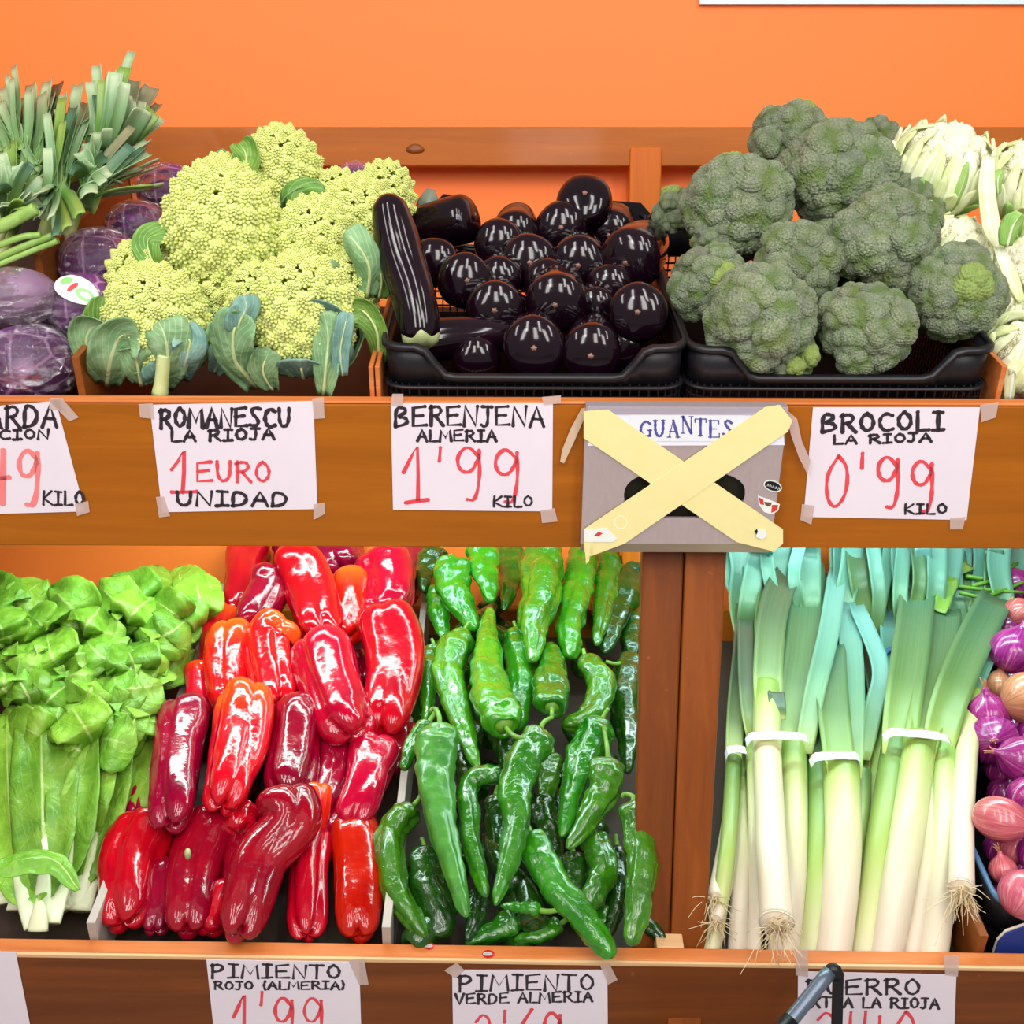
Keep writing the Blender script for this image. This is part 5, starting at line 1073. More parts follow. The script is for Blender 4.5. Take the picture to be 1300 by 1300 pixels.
# ------------------------------------------------------------------ bud heads
def bud_floret(name, sub, nl, nb, seed, a1=.22, a2=.05, sq=.8):
    V, F = ICO[sub]; V = V.copy(); r = np.random.RandomState(seed)
    lp_ = fib(nl, seed)+r.normal(size=(nl, 3))*.12; lp_ /= np.linalg.norm(lp_, axis=1)[:, None]
    d = 1-V@lp_.T; d.sort(axis=1); f1 = np.sqrt(2*d[:, 0]); f2 = np.sqrt(2*d[:, 1]); s1 = math.sqrt(4*math.pi/nl)*.5
    h1 = np.sqrt(np.clip(1-(f1/s1/1.25)**2, 0, 1)); edge = np.clip((f2-f1)/s1, 0, 1)
    bp = fib(nb, seed+.3)+r.normal(size=(nb, 3))*.012; bp /= np.linalg.norm(bp, axis=1)[:, None]; s2 = math.sqrt(4*math.pi/nb)*.5
    fb = np.empty(len(V))
    for i in range(0, len(V), 4096): fb[i:i+4096] = np.sqrt(np.clip(2*(1-(V[i:i+4096]@bp.T).max(axis=1)), 0, 9))
    h2 = np.sqrt(np.clip(1-(fb/s2/1.3)**2, 0, 1))
    rr = 1-a1+a1*h1*(.4+.6*np.sqrt(edge)) + a2*h2 + .03*nz(V, seed, 5)
    W_ = V*rr[:, None]; W_[:, 2] *= sq
    o = mk(name, W_, F, M['broc'], None, None, True, np.c_[np.clip(h2*.5+h1*.5, 0, 1), np.zeros(len(V))]); me = o.data; bpy.data.objects.remove(o); me.use_fake_user = False; return me
BF = [bud_floret('broccoli_floret', 6, 14, 480, k, .20, .10) for k in range(3)]
BFY = []
for b in BF[:1]: b2 = b.copy(); b2.materials[0] = M['broc_y']; BFY.append(b2)
def mat4(loc, q, s): return Matrix.Translation(loc) @ q.to_matrix().to_4x4() @ Matrix.Diagonal((s[0], s[1], s[2], 1)) if not isinstance(s, float) else Matrix.Translation(loc) @ q.to_matrix().to_4x4() @ Matrix.Scale(s, 4)
def broccoli(px, py, rpx, v, axis, label, seed, nf=17, yellow=(), stem=True, rr=.40):
    r = random.Random(seed); c = atv(UP, px, py, v); R = m(rpx, c)*1.1
    root = empty('broccoli', c); tag(root, label, 'broccoli', 'broccoli heads heaped in the black crate')
    ax = Vector((UP.x*axis[0]+UP.v*axis[1]+UP.w*axis[2]).tolist()).normalized(); qz = basis(ax, r.uniform(0, 6))
    pts = [p for p in fib(int(nf*1.45), r.uniform(0, 6)) if p[2] > -.42]
    for i, p in enumerate(pts):
        d = Vector(p.tolist()); d = (d+Vector((r.uniform(-.13, .13), r.uniform(-.13, .13), r.uniform(-.1, .1)))).normalized()
        pos = qz @ (d*R*r.uniform(.60, .72)); s = R*rr*r.uniform(.84, 1.12)
        link_copy((BFY if i in yellow else BF)[i % len(BFY if i in yellow else BF)], 'floret', root, mat4(pos, basis(qz @ d, r.uniform(0, 6)), s))
    link_copy(BF[seed % 3], 'floret', root, mat4(Vector((0, 0, 0)), qz, R*.72))
    V, F, U = loft([np.array(qz @ Vector((0, 0, -R*.1)))+c, np.array(qz @ Vector((0, 0, -R*1.25)))+c], [(0, 1.3), (.4, 1), (1, .9)], R*.25, 16, lambda a, th: (1+.1*np.cos(5*th+a), 0), npath=6, nprof=8)
    if stem: mk('stem', V, F, M['broc_stem'], root, c, True, U)
BR = [(963, 402, 66, .075, (-.1, -.75, .55), 'broccoli head at the front left of its crate, greyish green', (), 17), (1097, 418, 60, .075, (.05, -.8, .5), 'broccoli head at the front middle of its crate', (), 16),
 (1213, 372, 60, .13, (.3, -.6, .6), 'broccoli head at the right crate corner with a yellower lower floret', (0,), 17), (1123, 308, 66, .20, (.0, -.6, .8), 'broccoli head in the centre right, overhanging the front middle head', (), 18),
 (1010, 340, 56, .20, (-.05, -.6, .8), 'fresh green broccoli head in the centre, partly hidden', (), 15), (900, 362, 52, .16, (-.4, -.6, .6), 'broccoli head at the left crate wall with a yellowish edge', (3,), 14),
 (938, 262, 66, .34, (-.25, -.5, .8), 'dark broccoli head at the upper left with a pale hollow in its middle', (8,), 18), (1066, 226, 72, .40, (.0, -.4, .9), 'large broccoli head near the top of the heap', (), 20),
 (1003, 176, 48, .50, (-.2, -.3, .9), 'topmost broccoli head, small and brighter green', (2,), 13), (1112, 186, 36, .52, (.3, -.2, .9), 'broccoli head behind the large top one', (), 11),
 (862, 268, 30, .42, (-.5, -.2, .8), 'small broccoli floret head by the left rear of its crate', (1,), 9), (1002, 452, 34, .055, (.2, -.9, .1), 'small broccoli piece with yellow-green edges low at the front', (0, 2), 9),
 (1160, 262, 44, .36, (.4, -.3, .8), 'broccoli head at the right behind the centre right one', (), 12), (1050, 330, 50, .30, (0, -.3, .9), 'broccoli head buried in the middle of the heap', (), 12), (905, 300, 30, .30, (-.5, -.3, .7), 'broccoli floret head at the left above the crate wall', (), 9),
 (1040, 420, 36, .16, (0, -.5, .8), 'broccoli head in the dark gap between the two front heads', (), 10), (1150, 400, 36, .18, (0, -.5, .8), 'broccoli head in the dark gap at the right', (), 10)]
for i, (x, y, rp, v, ax, lab, ye, nf) in enumerate(BR): broccoli(x, y, rp, v, ax, lab, i, nf, ye)

# romanesco: cones of buds on a spiral, spirals of cones on the head
def roma_floret():
    mb = MB(); n = 46; g = 2.39996
    for k in range(n):
        f = k/(n-1); h = 1-f**.85; rad = .08+.72*f**.8; a = k*g
        c = np.array([math.cos(a)*rad, math.sin(a)*rad, h*1.05]); o_ = np.array([math.cos(a), math.sin(a), .75*(1.2-f*.7)]); o_ /= np.linalg.norm(o_)
        s = .10+.15*f; q = basis(o_); V = []; seg = 6
        for hh, rr in ((-.6, 1.0), (.25, .92), (.85, .5)):
            for j in range(seg): t = j/seg*2*math.pi; V.append(np.array(q @ Vector((math.cos(t)*rr*s, math.sin(t)*rr*s, hh*s)))+c)
        V.append(np.array(q @ Vector((0, 0, 1.25*s)))+c)
        F = [(r_*seg+j, r_*seg+(j+1) % seg, (r_+1)*seg+(j+1) % seg, (r_+1)*seg+j) for r_ in (0, 1) for j in range(seg)]+[(2*seg+j, 2*seg+(j+1) % seg, 3*seg) for j in range(seg)]
        mb.add(V, F, [[.15, 0]]*seg+[[.6, 0]]*seg+[[.9, 0]]*seg+[[1, 0]])
    V, F, U = loft([(0, 0, -.5), (0, 0, 1.0)], [(0, .7), (.4, .75), (.8, .3), (1, .05)], 1, 8, npath=4); mb.add(V, F, U*0)
    o = mb.obj('romanesco_floret', M['roma']); me = o.data; bpy.data.objects.remove(o); return me
RFM = roma_floret()
def romanesco(px, py, rpx, v, axis, label, seed, n=62, leaves=(), tall=1.0):
    n = int(n*1.35); tall = .96 if seed in (0, 1) else tall
    r = random.Random(seed); c = atv(UP, px, py, v); R = m(rpx, c)
    root = empty('romanesco', c); tag(root, label, 'romanesco', 'romanesco heads in the wooden tray')
    ax = Vector((UP.x*axis[0]+UP.v*axis[1]+UP.w*axis[2]).tolist()).normalized(); qz = basis(ax, r.uniform(0, 6))
    for k in range(n):
        f = (k+.3)/n; a = k*2.39996; th = f**.58*1.85        # polar angle from the apex
        h = (math.cos(th)*.72+.62*(1-f)**1.4*tall)*R; rad = math.sin(min(th, 1.9))*R*.86; s = R*(.14+.225*f**.7)*r.uniform(.93, 1.07)
        p = Vector((math.cos(a)*rad, math.sin(a)*rad, h)); o_ = Vector((math.cos(a)*math.sin(th), math.sin(a)*math.sin(th), max(.12, math.cos(th))+.35)).normalized()
        link_copy(RFM, 'floret', root, mat4(qz @ (p - o_*s*.35), basis(qz @ o_, r.uniform(0, 6)), s))
    V, F, U = loft([c-np.array(qz @ Vector((0, 0, R*.5))), c+np.array(qz @ Vector((0, 0, R*1.08)))], [(0, .3), (.1, .6), (.4, .76), (.7, .62), (.88, .34), (1, .05)], R, 20, npath=6, nprof=12)
    mk('core', V, F, M['roma_core'], root, c, True, U)
    if tall < 1:                                         # wrapper leaves cup the head from below
        for j in range(11):
            a = j*2*math.pi/11+r.uniform(-.2, .2); tp = math.radians(r.uniform(72, 96)); P_ = []
            for t in np.linspace(0, 1, 6):
                ph = math.radians(172)*(1-t)+tp*t; rad = R*(.80+.26*math.sin(min(ph, math.pi))); P_.append(c-UP.w*R*.12+np.array(qz @ Vector((math.cos(a)*math.sin(ph)*rad, math.sin(a)*math.sin(ph)*rad, math.cos(ph)*rad))))
            out_ = P_[4]-c; out_ /= np.linalg.norm(out_); P_[-1] = P_[-1]+out_*R*r.uniform(-.05, .14); side = np.cross(P_[-1]-P_[-2], out_); side /= np.linalg.norm(side)
            V, F, U = leafmesh(P_, R*r.uniform(.36, .46), [(0, .3), (.3, .7), (.6, 1), (.88, .95), (.97, .7), (1, .4)], side, -.12, .14, 2.5, seed*30+j, 20, 7, .0014, mid=.002)
            lf = mk('leaf', V, F, M[r.choice(['roma_leaf', 'roma_leaf', 'roma_leaf_b', 'roma_leaf_g'])], root, P_[0], True, U)
            C = spline(P_, 16)[:13]; V, F, U = tube(C+out_*.0012, R*.065, R*.02, 8, 10); mk('midrib', V, F, M['pale_rib'], lf, P_[0], True, U)
    for j, (pts, wp, mt, cup) in enumerate(leaves):
        P3 = [atv(UP, *ZR(x, y), vv) for x, y, vv in pts]; W = m(wp/3.25/2, P3[1])*1.3
        V, F, U = leafmesh(P3, W, [(0, .5), (.2, .8), (.5, 1), (.85, .95), (.96, .75), (1, .45)], UP.x+UP.v*.01, cup, .26, 2.5, seed*10+j, 20, 7, .0014, mid=.0016)
        lf = mk('leaf', V, F, M[mt], root, P3[0], True, U)
        C = spline(P3, 16)[:12]; V, F, U = tube(C-UP.v*.0015, W*.13, W*.04, 8, 10); mk('midrib', V, F, M['pale_rib'], lf, P3[0], True, U)
    return root
M['roma_core'] = veg('romanesco_core', (196, 204, 110), (176, 190, 90), None, 40, .6)
ZR = lambda x, y: (100+x/3.25, 150+y/3.25)
g_, l_, b_ = 'roma_leaf_g', 'roma_leaf', 'roma_leaf_b'
ROM = [(202, 412, 64, .10, (-.05, -.35, .9), 'romanesco head at the front left of the tray, cupped in big pale leaves', 62,
   [([(150, 1080, .08), (40, 950, .06), (60, 860, .06), (150, 880, .05)], 110, l_, .5), ([(120, 1100, .06), (130, 1000, .035), (170, 900, .03), (250, 890, .03)], 150, l_, .25), ([(340, 1120, .06), (370, 1000, .035), (360, 900, .03), (330, 840, .035)], 150, l_, -.2),
    ([(420, 1080, .07), (440, 1000, .04), (460, 920, .035), (420, 880, .04)], 120, b_, .2), ([(100, 900, .10), (90, 830, .10), (130, 750, .11)], 90, g_, .3), ([(260, 1100, .05), (240, 1000, .035), (230, 950, .03)], 120, l_, .2)]),
 (386, 404, 68, .10, (.05, -.3, .9), 'romanesco head at the front right with coarse creamy florets below', 62,
   [([(740, 1110, .06), (650, 1000, .04), (640, 880, .03), (680, 800, .03)], 150, l_, .4), ([(690, 900, .05), (660, 860, .03), (690, 780, .03), (680, 730, .035)], 95, b_, -.3), ([(1010, 1140, .03), (1020, 1020, .025), (1030, 900, .03), (1010, 800, .035)], 95, l_, -.2),
    ([(1090, 1060, .03), (1080, 960, .028), (1100, 850, .03), (1110, 800, .035)], 60, b_, .4), ([(1240, 1000, .08), (1230, 880, .07), (1180, 800, .07), (1130, 790, .07)], 90, g_, .3), ([(1060, 900, .05), (1050, 830, .05), (1000, 790, .045), (950, 800, .05)], 90, b_, .3),
    ([(800, 1120, .05), (760, 1040, .035), (790, 950, .035)], 100, l_, .3)]),
 (285, 300, 74, .21, (.0, -.35, .95), 'big pointed romanesco head in the middle of the tray', 72,
   [([(340, 660, .16), (300, 580, .15), (290, 500, .16), (370, 470, .17)], 90, g_, .4), ([(560, 800, .13), (470, 780, .12), (430, 730, .12), (450, 670, .13)], 85, g_, .3)]),
 (358, 232, 54, .40, (.1, -.2, 1), 'topmost pointed romanesco head against the back rail', 62,
   [([(700, 310, .36), (690, 220, .34), (690, 150, .34), (660, 100, .35)], 85, g_, .5), ([(640, 250, .40), (600, 200, .40), (560, 150, .41)], 80, l_, .4), ([(720, 250, .38), (740, 190, .37), (730, 140, .38)], 100, l_, .3), ([(900, 420, .33), (900, 370, .31), (930, 330, .31), (1020, 340, .31)], 120, g_, -.3), ([(860, 400, .34), (890, 340, .32), (950, 290, .32)], 80, l_, .3), ([(930, 460, .32), (900, 420, .31), (960, 380, .30)], 90, g_, .2)]),
 (296, 262, 50, .34, (-.2, -.2, .95), 'romanesco head at the left behind the big pointed one', 56,
   [([(440, 370, .36), (420, 350, .34), (460, 290, .34)], 80, g_, .3), ([(500, 330, .36), (500, 290, .35), (530, 280, .35)], 60, g_, .3), ([(620, 450, .30), (670, 430, .27), (730, 470, .27)], 60, g_, .3)]),
 (400, 318, 56, .22, (.15, -.4, .9), 'romanesco head right of the big pointed one, above the front right head', 60,
   [([(760, 770, .14), (740, 700, .12), (720, 620, .12)], 75, l_, .4), ([(820, 700, .12), (900, 670, .11), (1000, 640, .11), (1055, 660, .12)], 95, l_, -.3), ([(840, 690, .12), (860, 640, .115), (850, 600, .12)], 60, b_, .2)]),
 (450, 290, 54, .30, (.25, -.4, .9), 'romanesco head against the aubergine crate', 56,
   [([(1190, 740, .12), (1200, 620, .11), (1150, 520, .11), (1100, 470, .12)], 110, l_, -.35), ([(1240, 740, .13), (1250, 660, .12), (1220, 580, .12)], 80, g_, .3)]),
 (484, 258, 42, .42, (.3, -.2, .9), 'small romanesco head at the back by the long aubergine', 50,
   [([(1130, 350, .36), (1170, 300, .35), (1240, 300, .35)], 90, l_, .2)]),
 (430, 262, 38, .38, (.1, -.3, .9), 'romanesco head in the gap under the topmost one', 46, []),
 (190, 365, 48, .18, (-.3, -.3, .9), 'romanesco head at the left edge beside the red cabbages', 52, []),
 (276, 378, 42, .17, (0, -.4, .9), 'romanesco head in the gap above the front left head', 40, []),
 (440, 372, 44, .16, (.1, -.5, .8), 'romanesco head wedged between the front right head and the aubergine crate', 44, []),
 (330, 385, 44, .14, (0, -.4, .9), 'romanesco head in the shadow between the two front heads', 46, [([(560, 1050, .09), (575, 990, .07), (560, 930, .07)], 60, b_, .2)])]
for i, (x, y, rp, v, ax, lab, n, lv) in enumerate(ROM): romanesco(x, y, rp, v, ax, lab, i, n, lv)
# the cut stalk standing in front of the front left head
P3 = [atv(UP, *ZR(x, y), .03) for x, y in ((335, 1140), (345, 1060), (352, 975))]
V, F, U = loft(P3, [(0, 1.2), (.3, 1), (.95, .95), (.97, .9), (1, .5)], m(9, P3[0]), 14, nprof=12); mk('leaf_stalk', V, F, M['pale_rib'], bpy.data.objects['romanesco'], P3[0], True, U)

# ------------------------------------------------------------------ red cabbages in film
def cabbage_mesh(seed):
    V, F = ICO[5]; r = np.random.RandomState(seed); V = V.copy(); rr = np.ones(len(V))
    for k in range(7):                                   # wrapper leaves: raised caps with wavy edges
        c = r.normal(size=3); c /= np.linalg.norm(c); d = V@c + .08*nz(V, seed*9+k, 4); rr = rr+.035/(1+np.exp(-(d-r.uniform(.1, .5))*40))
    rr += .012*nz(V, seed, 6); return V*rr[:, None]/1.08, F
def film_mesh(seed):
    V, F = ICO[6]; r = np.random.RandomState(seed+50)
    a = 1-np.abs(nz(V*1., seed+3, 7)); b = 1-np.abs(nz(V, seed+4, 16)); c_ = 1-np.abs(nz(V+.2*nz(V, seed+6, 5)[:, None], seed+5, 30))
    rr = 1.02+.026*a+.020*b+.010*c_; return V*rr[:, None], F
CM = [cabbage_mesh(i) for i in range(3)]; FM = [film_mesh(i) for i in range(3)]
CB = [(214, 246, 46, .52, 'wrapped red cabbage at the back by the romanesco, pinkish', 0), (176, 290, 44, .40, 'wrapped greyish violet cabbage, second from the back', 1), (128, 335, 56, .28, 'wrapped red cabbage in the middle with a reddish top', 2),
      (106, 392, 52, .16, 'wrapped red cabbage wearing the oval white sticker', 0), (18, 378, 50, .13, 'wrapped pale cabbage with a brownish patch at the left edge', 1), (42, 462, 62, .075, 'wrapped dark purple cabbage at the front left, resting on the board', 2), (452, 226, 26, .56, 'wrapped red cabbage peeping out behind the romanesco at the back', 1), (-50, 440, 50, .09, 'wrapped red cabbage beyond the dark purple one at the edge', 0), (60, 420, 40, .2, 'wrapped red cabbage buried behind the front one', 1)]
for i, (x, y, rp, v, lab, k) in enumerate(CB):
    c = atv(UP, x, y, v); R = m(rp, c)*.95; r = np.random.RandomState(i); q = np.array(Quaternion(Vector(r.normal(size=3).tolist()), r.uniform(0, 6)).to_matrix())
    S = np.array([1, 1, .86]) if i != 4 else np.array([1.15, 1, .8])
    V = (CM[k][0]@q.T)*S*R*.97+c; o = mk('red_cabbage', V, CM[k][1], M['cab_pale'] if i in (4,) else M['cab'], None, c); tag(o, lab, 'cabbage', 'red cabbages wrapped in film')
    V = (FM[k][0]@q.T)*S*R*.97+c; mk('cling_film', V, FM[k][1], M['film'], o, c)
    if i == 3:                                           # oval sticker on the film
        n_ = (UP.w*.62-UP.v*.78+UP.x*.05); n_ /= np.linalg.norm(n_); u = UP.x*.97-UP.w*.2; u -= n_*np.dot(u, n_); u /= np.linalg.norm(u); w_ = np.cross(n_, u)*-1
        if np.dot(w_, UP.w) < 0: w_ = -w_
        def disc(name, cx_, cy_, a, b_r, lift, mt, n=28, rot=0):
            P_ = []
            for kk in range(4):
                for t in np.linspace(0, 6.2832, n, endpoint=False):
                    f = (kk+1)/4; X = cx_+f*(a*math.cos(t)*math.cos(rot)-b_r*math.sin(t)*math.sin(rot)); Y = cy_+f*(a*math.cos(t)*math.sin(rot)+b_r*math.sin(t)*math.cos(rot)); P_.append((X, Y))
            V = []
            for X, Y in P_: 
                dd = n_ + u*X/R + w_*Y/R; dd /= np.linalg.norm(dd); V.append(c+dd*R*(1.09+lift)*.97)
            F = [tuple(range(n))]+[(kk*n+t, (kk+1)*n+t, (kk+1)*n+(t+1) % n, kk*n+(t+1) % n) for kk in range(3) for t in range(n)]
            return mk(name, V, F, mt, o, c)
        disc('sticker', .004, .012, .036, .020, .0, M['sticker_w'], rot=-.25); disc('sticker_print', -.012, .020, .009, .007, .008, M['sticker_g']); disc('sticker_print', .018, .004, .014, .008, .008, M['sticker_g'], rot=-.2)
        disc('sticker_print', .018, .004, .008, .004, .014, M['sticker_w'], rot=-.2); disc('sticker_print', .0, .011, .0035, .009, .008, M['sticker_r'], rot=-.6)

# ------------------------------------------------------------------ cauliflowers with trimmed leaves
CFM = []
for b in BF: b2 = b.copy(); b2.materials[0] = M['curd']; CFM.append(b2)
def cauliflower(px, py, rpx, v, axis, label, seed, nl=26, curd=1.0, lw=.30):
    r = random.Random(seed); c = atv(UP, px, py, v); R = m(rpx, c)
    nl = int(nl*1.7) if nl > 20 else nl; lw = lw*.62 if nl > 20 else lw
    root = empty('cauliflower', c); tag(root, label, 'cauliflower', 'trimmed cauliflowers at the right')
    ax = Vector((UP.x*axis[0]+UP.v*axis[1]+UP.w*axis[2]).tolist()).normalized(); qz = basis(ax, r.uniform(0, 6))
    for i, p in enumerate(fib(20, seed)):
        if p[2] < -.1: continue
        d = Vector(p.tolist()); link_copy(CFM[i % 3], 'floret', root, mat4(qz @ (d*R*.58*curd), basis(qz @ d, i), R*.36*curd))
    for j in range(nl):                                  # cut leaf stumps wrap the curd from below
        a = j*2.4; lvl = j/nl; top_ = math.radians(100-72*lvl+r.uniform(-10, 10)); P_ = []
        for t in np.linspace(0, 1, 5):
            ph = math.radians(165)*(1-t)+top_*t; rad = R*(.62+.38*math.sin(min(ph, math.pi))+.10*(1-lvl)); P_.append(np.array(qz @ Vector((math.cos(a)*math.sin(ph)*rad, math.sin(a)*math.sin(ph)*rad, math.cos(ph)*rad)))+c)
        out_ = P_[3]-c; out_ /= np.linalg.norm(out_); P_[-1] = P_[-1]+out_*R*r.uniform(.02, .2); t_ = P_[-1]-P_[-2]; side = np.cross(t_, out_); side /= np.linalg.norm(side)
        V, F, U = leafmesh(P_, R*lw*r.uniform(.6, 1.1), [(0, .8), (.5, 1), (.8, .85), (.92, .6), (1, .12)], side, r.uniform(-.5, -.2), .22, 2.5, seed*40+j, 14, 4, .003, mid=.003)
        mk('leaf', V, F, M['cauli_leaf'] if r.random() < .94 else M['cauli_green'], root, P_[0], True, U)
    return root
cauliflower(1196, 212, 64, .40, (.1, -.25, 1), 'large white cauliflower with many trimmed leaf tips, beside the broccoli top', 1, 34)
cauliflower(1302, 228, 56, .38, (-.1, -.2, 1), 'cauliflower at the picture edge right of the large white one', 2, 28)
cauliflower(1212, 320, 52, .30, (.2, -.3, .9), 'cauliflower low between the broccoli and the picture edge', 3, 30)
cauliflower(1300, 340, 34, .26, (-.3, -.9, .3), 'smooth white cauliflower bulb at the picture edge, mid height', 4, 10, 1.25, .5)
cauliflower(1262, 385, 44, .20, (.2, -.4, .9), 'cauliflower with long pale ribs above the front one', 5, 28)
cauliflower(1305, 450, 52, .08, (.0, -.5, .9), 'cauliflower at the front right corner behind the board', 6, 26, 1, .4)
cauliflower(1350, 300, 50, .28, (.0, -.5, .9), 'cauliflower beyond the picture edge ones', 7, 16, 1, .4)
rt_ = bpy.data.objects['cauliflower']
for pts, wp, mt in (([(480, 260, .34), (470, 400, .30), (490, 560, .26), (530, 650, .24)], 80, 'cauli_leaf'), ([(520, 650, .22), (560, 750, .19), (620, 880, .16)], 60, 'cauli_leaf'), ([(520, 420, .31), (520, 360, .31), (540, 320, .32)], 50, 'cauli_green'), ([(560, 640, .2), (580, 560, .2), (620, 500, .2)], 90, 'cauli_green'), ([(570, 1290, .03), (590, 1150, .04), (640, 1040, .05)], 70, 'cauli_leaf'), ([(480, 1010, .11), (560, 950, .10), (650, 930, .09)], 60, 'cauli_leaf')):
    P3 = [atv(UP, 1110+x/3.33, 120+y/3.33, vv) for x, y, vv in pts]; W = m(wp/3.33/2, P3[1])
    V, F, U = leafmesh(P3, W, [(0, .6), (.3, .9), (.7, 1), (1, .5)], UP.x, -.35, .12, 2, int(pts[0][0]), 16, 5, .003, mid=.004)
    mk('leaf', V, F, M[mt], rt_, P3[0], True, U)

# ------------------------------------------------------------------ leek tops at the upper left
ZL = lambda x, y: (x/4.64, 60+y/4.64)
def topleaf(root, pts, wpx, mt, cup=.5):
    P3 = [atv(UP, *ZL(x, y), vv) for x, y, vv in pts]; W = m(wpx/4.64/2, P3[-1])
    V, F, U = leafmesh(P3, W, [(0, .7), (.3, .9), (.7, 1), (.95, .98), (1, .85)], UP.x*.9+UP.w*.43, cup, .10, 2, int(pts[0][0]+pts[-1][0]*3), 14, 4, .0018)
    return mk('leaf', V, F, M[mt], root, P3[0], True, U)
rg = random.Random(21)
def topbunch(label, base, tips, mt='onion_leaf'):
    bp = atv(UP, *ZL(base[0], base[1]), base[2]); root = empty('leek', bp); tag(root, label, 'leek', 'leeks heaped in the box at the upper left')
    base = (base[0], base[1], base[2]+.03); bp = atv(UP, *ZL(base[0], base[1]), base[2]); P0 = atv(UP, *ZL(base[0]-90, base[1]+120), base[2]-.02)-UP.w*.03; V, F, U = loft([P0, bp-UP.w*.01], [(0, .9), (.6, 1), (1, .8)], .010, 14, npath=5, nprof=8); mk('shaft', V, F, M['leek_g'], root, bp, True, U)
    tips = list(tips)+[(x+rg.uniform(-95, 30), min(y+rg.uniform(30, 150), max(y, base[1]-60)), v-.03-rg.uniform(0, .05), wp*rg.uniform(.8, 1.1), rg.choice(['onion_leaf', 'onion_leaf', 'onion_leaf', 'leek_leaf', 'onion_leaf_g'])) for x, y, v, wp, *_ in tips+tips[:3]]
    for k, (x, y, v, wp, *mm) in enumerate(tips):
        bx_, by_, bv_ = base; mx, my = (bx_*.5+x*.5)+rg.uniform(-18, 18), (by_*.5+y*.5)+rg.uniform(-18, 18)
        topleaf(root, [(bx_+rg.uniform(-85, 60)+(x-bx_)*.12, by_+rg.uniform(-40, 90), bv_), (mx, my, (bv_+v)/2-.01), (x, y, v)], wp, mm[0] if mm else mt, rg.uniform(.15, .55))
W_, G_ = 'onion_leaf_w', 'onion_leaf_g'
topbunch('leek with tall cut leaves at the right, one rising highest against the wall', (600, 640, .40), [(785, 30, .56, 62), (575, 110, .53, 70), (745, 120, .50, 90, G_), (650, 160, .54, 60), (600, 360, .46, 70), (700, 260, .55, 80, W_)])
topbunch('leek with a broad withered brownish top at the right', (700, 640, .44), [(800, 200, .52, 90, W_), (900, 240, .54, 110, W_), (940, 340, .54, 60, W_), (840, 330, .50, 120, W_), (870, 250, .55, 90, W_)])
topbunch('leek with straight leaves pointing right over the cabbages', (450, 900, .30), [(880, 560, .44, 80), (930, 670, .46, 70), (900, 720, .44, 60), (780, 470, .42, 60, W_), (700, 650, .40, 70), (640, 740, .38, 80)])
topbunch('leek with one bright green upright leaf in the middle', (310, 900, .26), [(370, 300, .44, 60, G_), (470, 220, .50, 80), (520, 330, .50, 70), (350, 560, .36, 60), (440, 420, .44, 70)])
topbunch('leek with grey-green cut tops left of the bright upright leaf', (200, 720, .28), [(190, 220, .52, 80), (290, 200, .52, 80), (350, 220, .53, 80, 'leek_leaf_d'), (270, 330, .46, 80), (140, 300, .48, 70), (230, 430, .42, 60)])
topbunch('leek with a thin pale spike at the far left', (110, 620, .30), [(85, 110, .52, 44), (20, 240, .50, 60), (60, 300, .48, 60), (10, 330, .46, 60), (120, 380, .44, 70), (-40, 280, .5, 70)])
topbunch('leek with bright green curl at the left picture edge', (40, 900, .24), [(70, 560, .34, 90, G_), (150, 640, .34, 60, G_), (20, 440, .40, 70, G_), (60, 700, .28, 110), (-30, 560, .36, 80)])
topbunch('leek with drooping leaves hanging towards the box corner', (330, 780, .30), [(390, 1060, .22, 90), (270, 1000, .22, 60), (440, 980, .24, 90), (230, 860, .24, 80), (330, 1110, .21, 60)])
topbunch('leek with wide folded leaves in the middle of the heap', (520, 740, .32), [(600, 500, .42, 90), (530, 560, .40, 90), (680, 560, .42, 70), (560, 860, .34, 110), (480, 700, .36, 100), (700, 800, .38, 80)])
topbunch('leek in the shade behind the middle of the heap', (400, 560, .42), [(420, 380, .50, 90), (330, 330, .50, 70), (560, 360, .52, 80), (250, 300, .5, 60), (480, 460, .5, 80), (640, 420, .5, 80), (200, 480, .46, 80)])
topbunch('leek lying low in front of the others in the box', (60, 1000, .24), [(150, 860, .27, 90), (230, 900, .26, 80), (60, 820, .28, 90, G_), (-20, 860, .28, 90), (260, 780, .30, 80), (120, 960, .25, 90)])
topbunch('leek in the shade at the left of the heap', (60, 780, .34), [(180, 520, .44, 90), (100, 450, .46, 80), (240, 620, .40, 80), (30, 420, .48, 90), (-30, 500, .46, 90), (160, 800, .3, 90)])
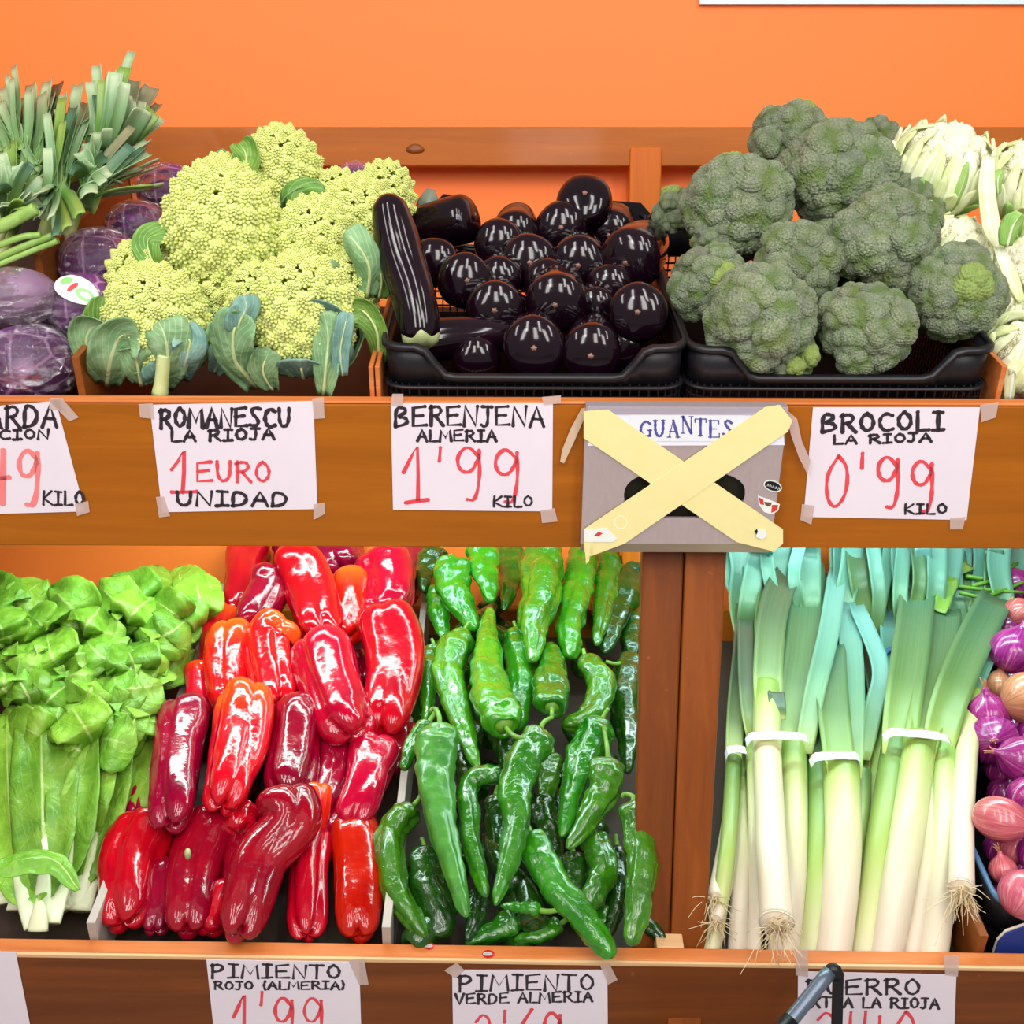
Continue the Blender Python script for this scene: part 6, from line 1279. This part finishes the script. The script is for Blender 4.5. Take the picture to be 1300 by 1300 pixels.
for j, (pts, wp, lab) in enumerate((([(-60, 1080), (60, 1030), (210, 950)], 80, 'thick cut green stem with ragged end at the lower left of the box'), ([(-60, 1190), (120, 1120), (240, 1105)], 40, 'upper of the two thin green stems over the cabbages'), ([(-60, 1260), (150, 1170), (310, 1110)], 44, 'middle thin green stem over the cabbages'), ([(-60, 1300), (160, 1210), (340, 1140)], 40, 'lowest thin green stem reaching to the box corner'))):
    P3 = [atv(UP, *ZL(x, y), .185) for x, y in pts]; V, F, U = loft(P3, [(0, 1), (.5, .95), (.97, .9), (.98, .8), (1, .6)], m(wp/4.64/2, P3[1]), 14, lambda a, th: (1+.06*np.cos(5*th), 0), nprof=16)
    o = mk('spring_onion', V, F, M['so'] if 'so' in M else M.setdefault('so', veg('spring_onion_stem', (128, 168, 72), (160, 194, 104), (190, 214, 140), 20, .4, bump=.2)), None, P3[1], True, U); tag(o, lab, 'spring onion', 'green stems lying over the cabbages')

# ------------------------------------------------------------------ trolley handle in front of the lower board
hp = lambda px, py, D: CAMP + ray(px, py)*D
A0, A1 = hp(1053, 1234, 1.50), hp(1003, 1296, 1.47)
dirn = (A1-A0); E1 = A0+dirn*1.6
foot = np.array([A0[0], A0[1]-.02, .06])
tr = empty('trolley_handle', (foot[0], foot[1], 0)); tag(tr, 'black folding handle of a shopping trolley in front of the leek card', 'trolley')
V, F, U = tube([A0, A1, E1], .0095, seg=16, n=10); mk('grip', V, F, M['metal_grip'], tr, A0, True, U)
V, F, U = loft([A1*.97+A0*.03+0*A0, E1+dirn*.4], [(0, 1), (1, 1)], .0115, 16, npath=4); mk('grip_sleeve', V, F, M['metal_black'], tr, A1, True, U)
V, F, U = tube(spline([A0+(A0-A1)*.02, A0+np.array([.006, 0, .004]), hp(1064, 1240, 1.50)], 6), .0085, seg=14, n=6); mk('bend', V, F, M['metal_black'], tr, A0, True, U)
B0 = hp(1064, 1240, 1.50); V, F = box(B0+np.array([-.0065, -.003, 0]), (.013, 0, 0), (0, .006, 0), (np.array([.012, -.02, .06])-np.array([0, 0, B0[2]]))); 
mk('strut', V, F, M['metal_black'], tr, B0, False)
V, F = box((B0[0]-.16, B0[1]-.14, .045), (.32, 0, 0), (0, .14, 0), (0, 0, .015)); mk('base_plate', V, F, M['metal_black'], tr, (B0[0], B0[1]-.1, .05), False)
for sx in (-.15, .15):
    V, F, U = tube([(B0[0]+sx-.012, B0[1]-.07, .045), (B0[0]+sx+.012, B0[1]-.07, .045)], .045, seg=24, n=4); mk('wheel', V, F, M['metal_black'], tr, (B0[0]+sx, B0[1]-.07, .045), False)
E2 = E1+dirn*.4; V, F, U = tube([E2, (E2[0]+.0, E2[1]-.01, .06)], .008, seg=12, n=4); mk('strut', V, F, M['metal_black'], tr, E2, True, U)
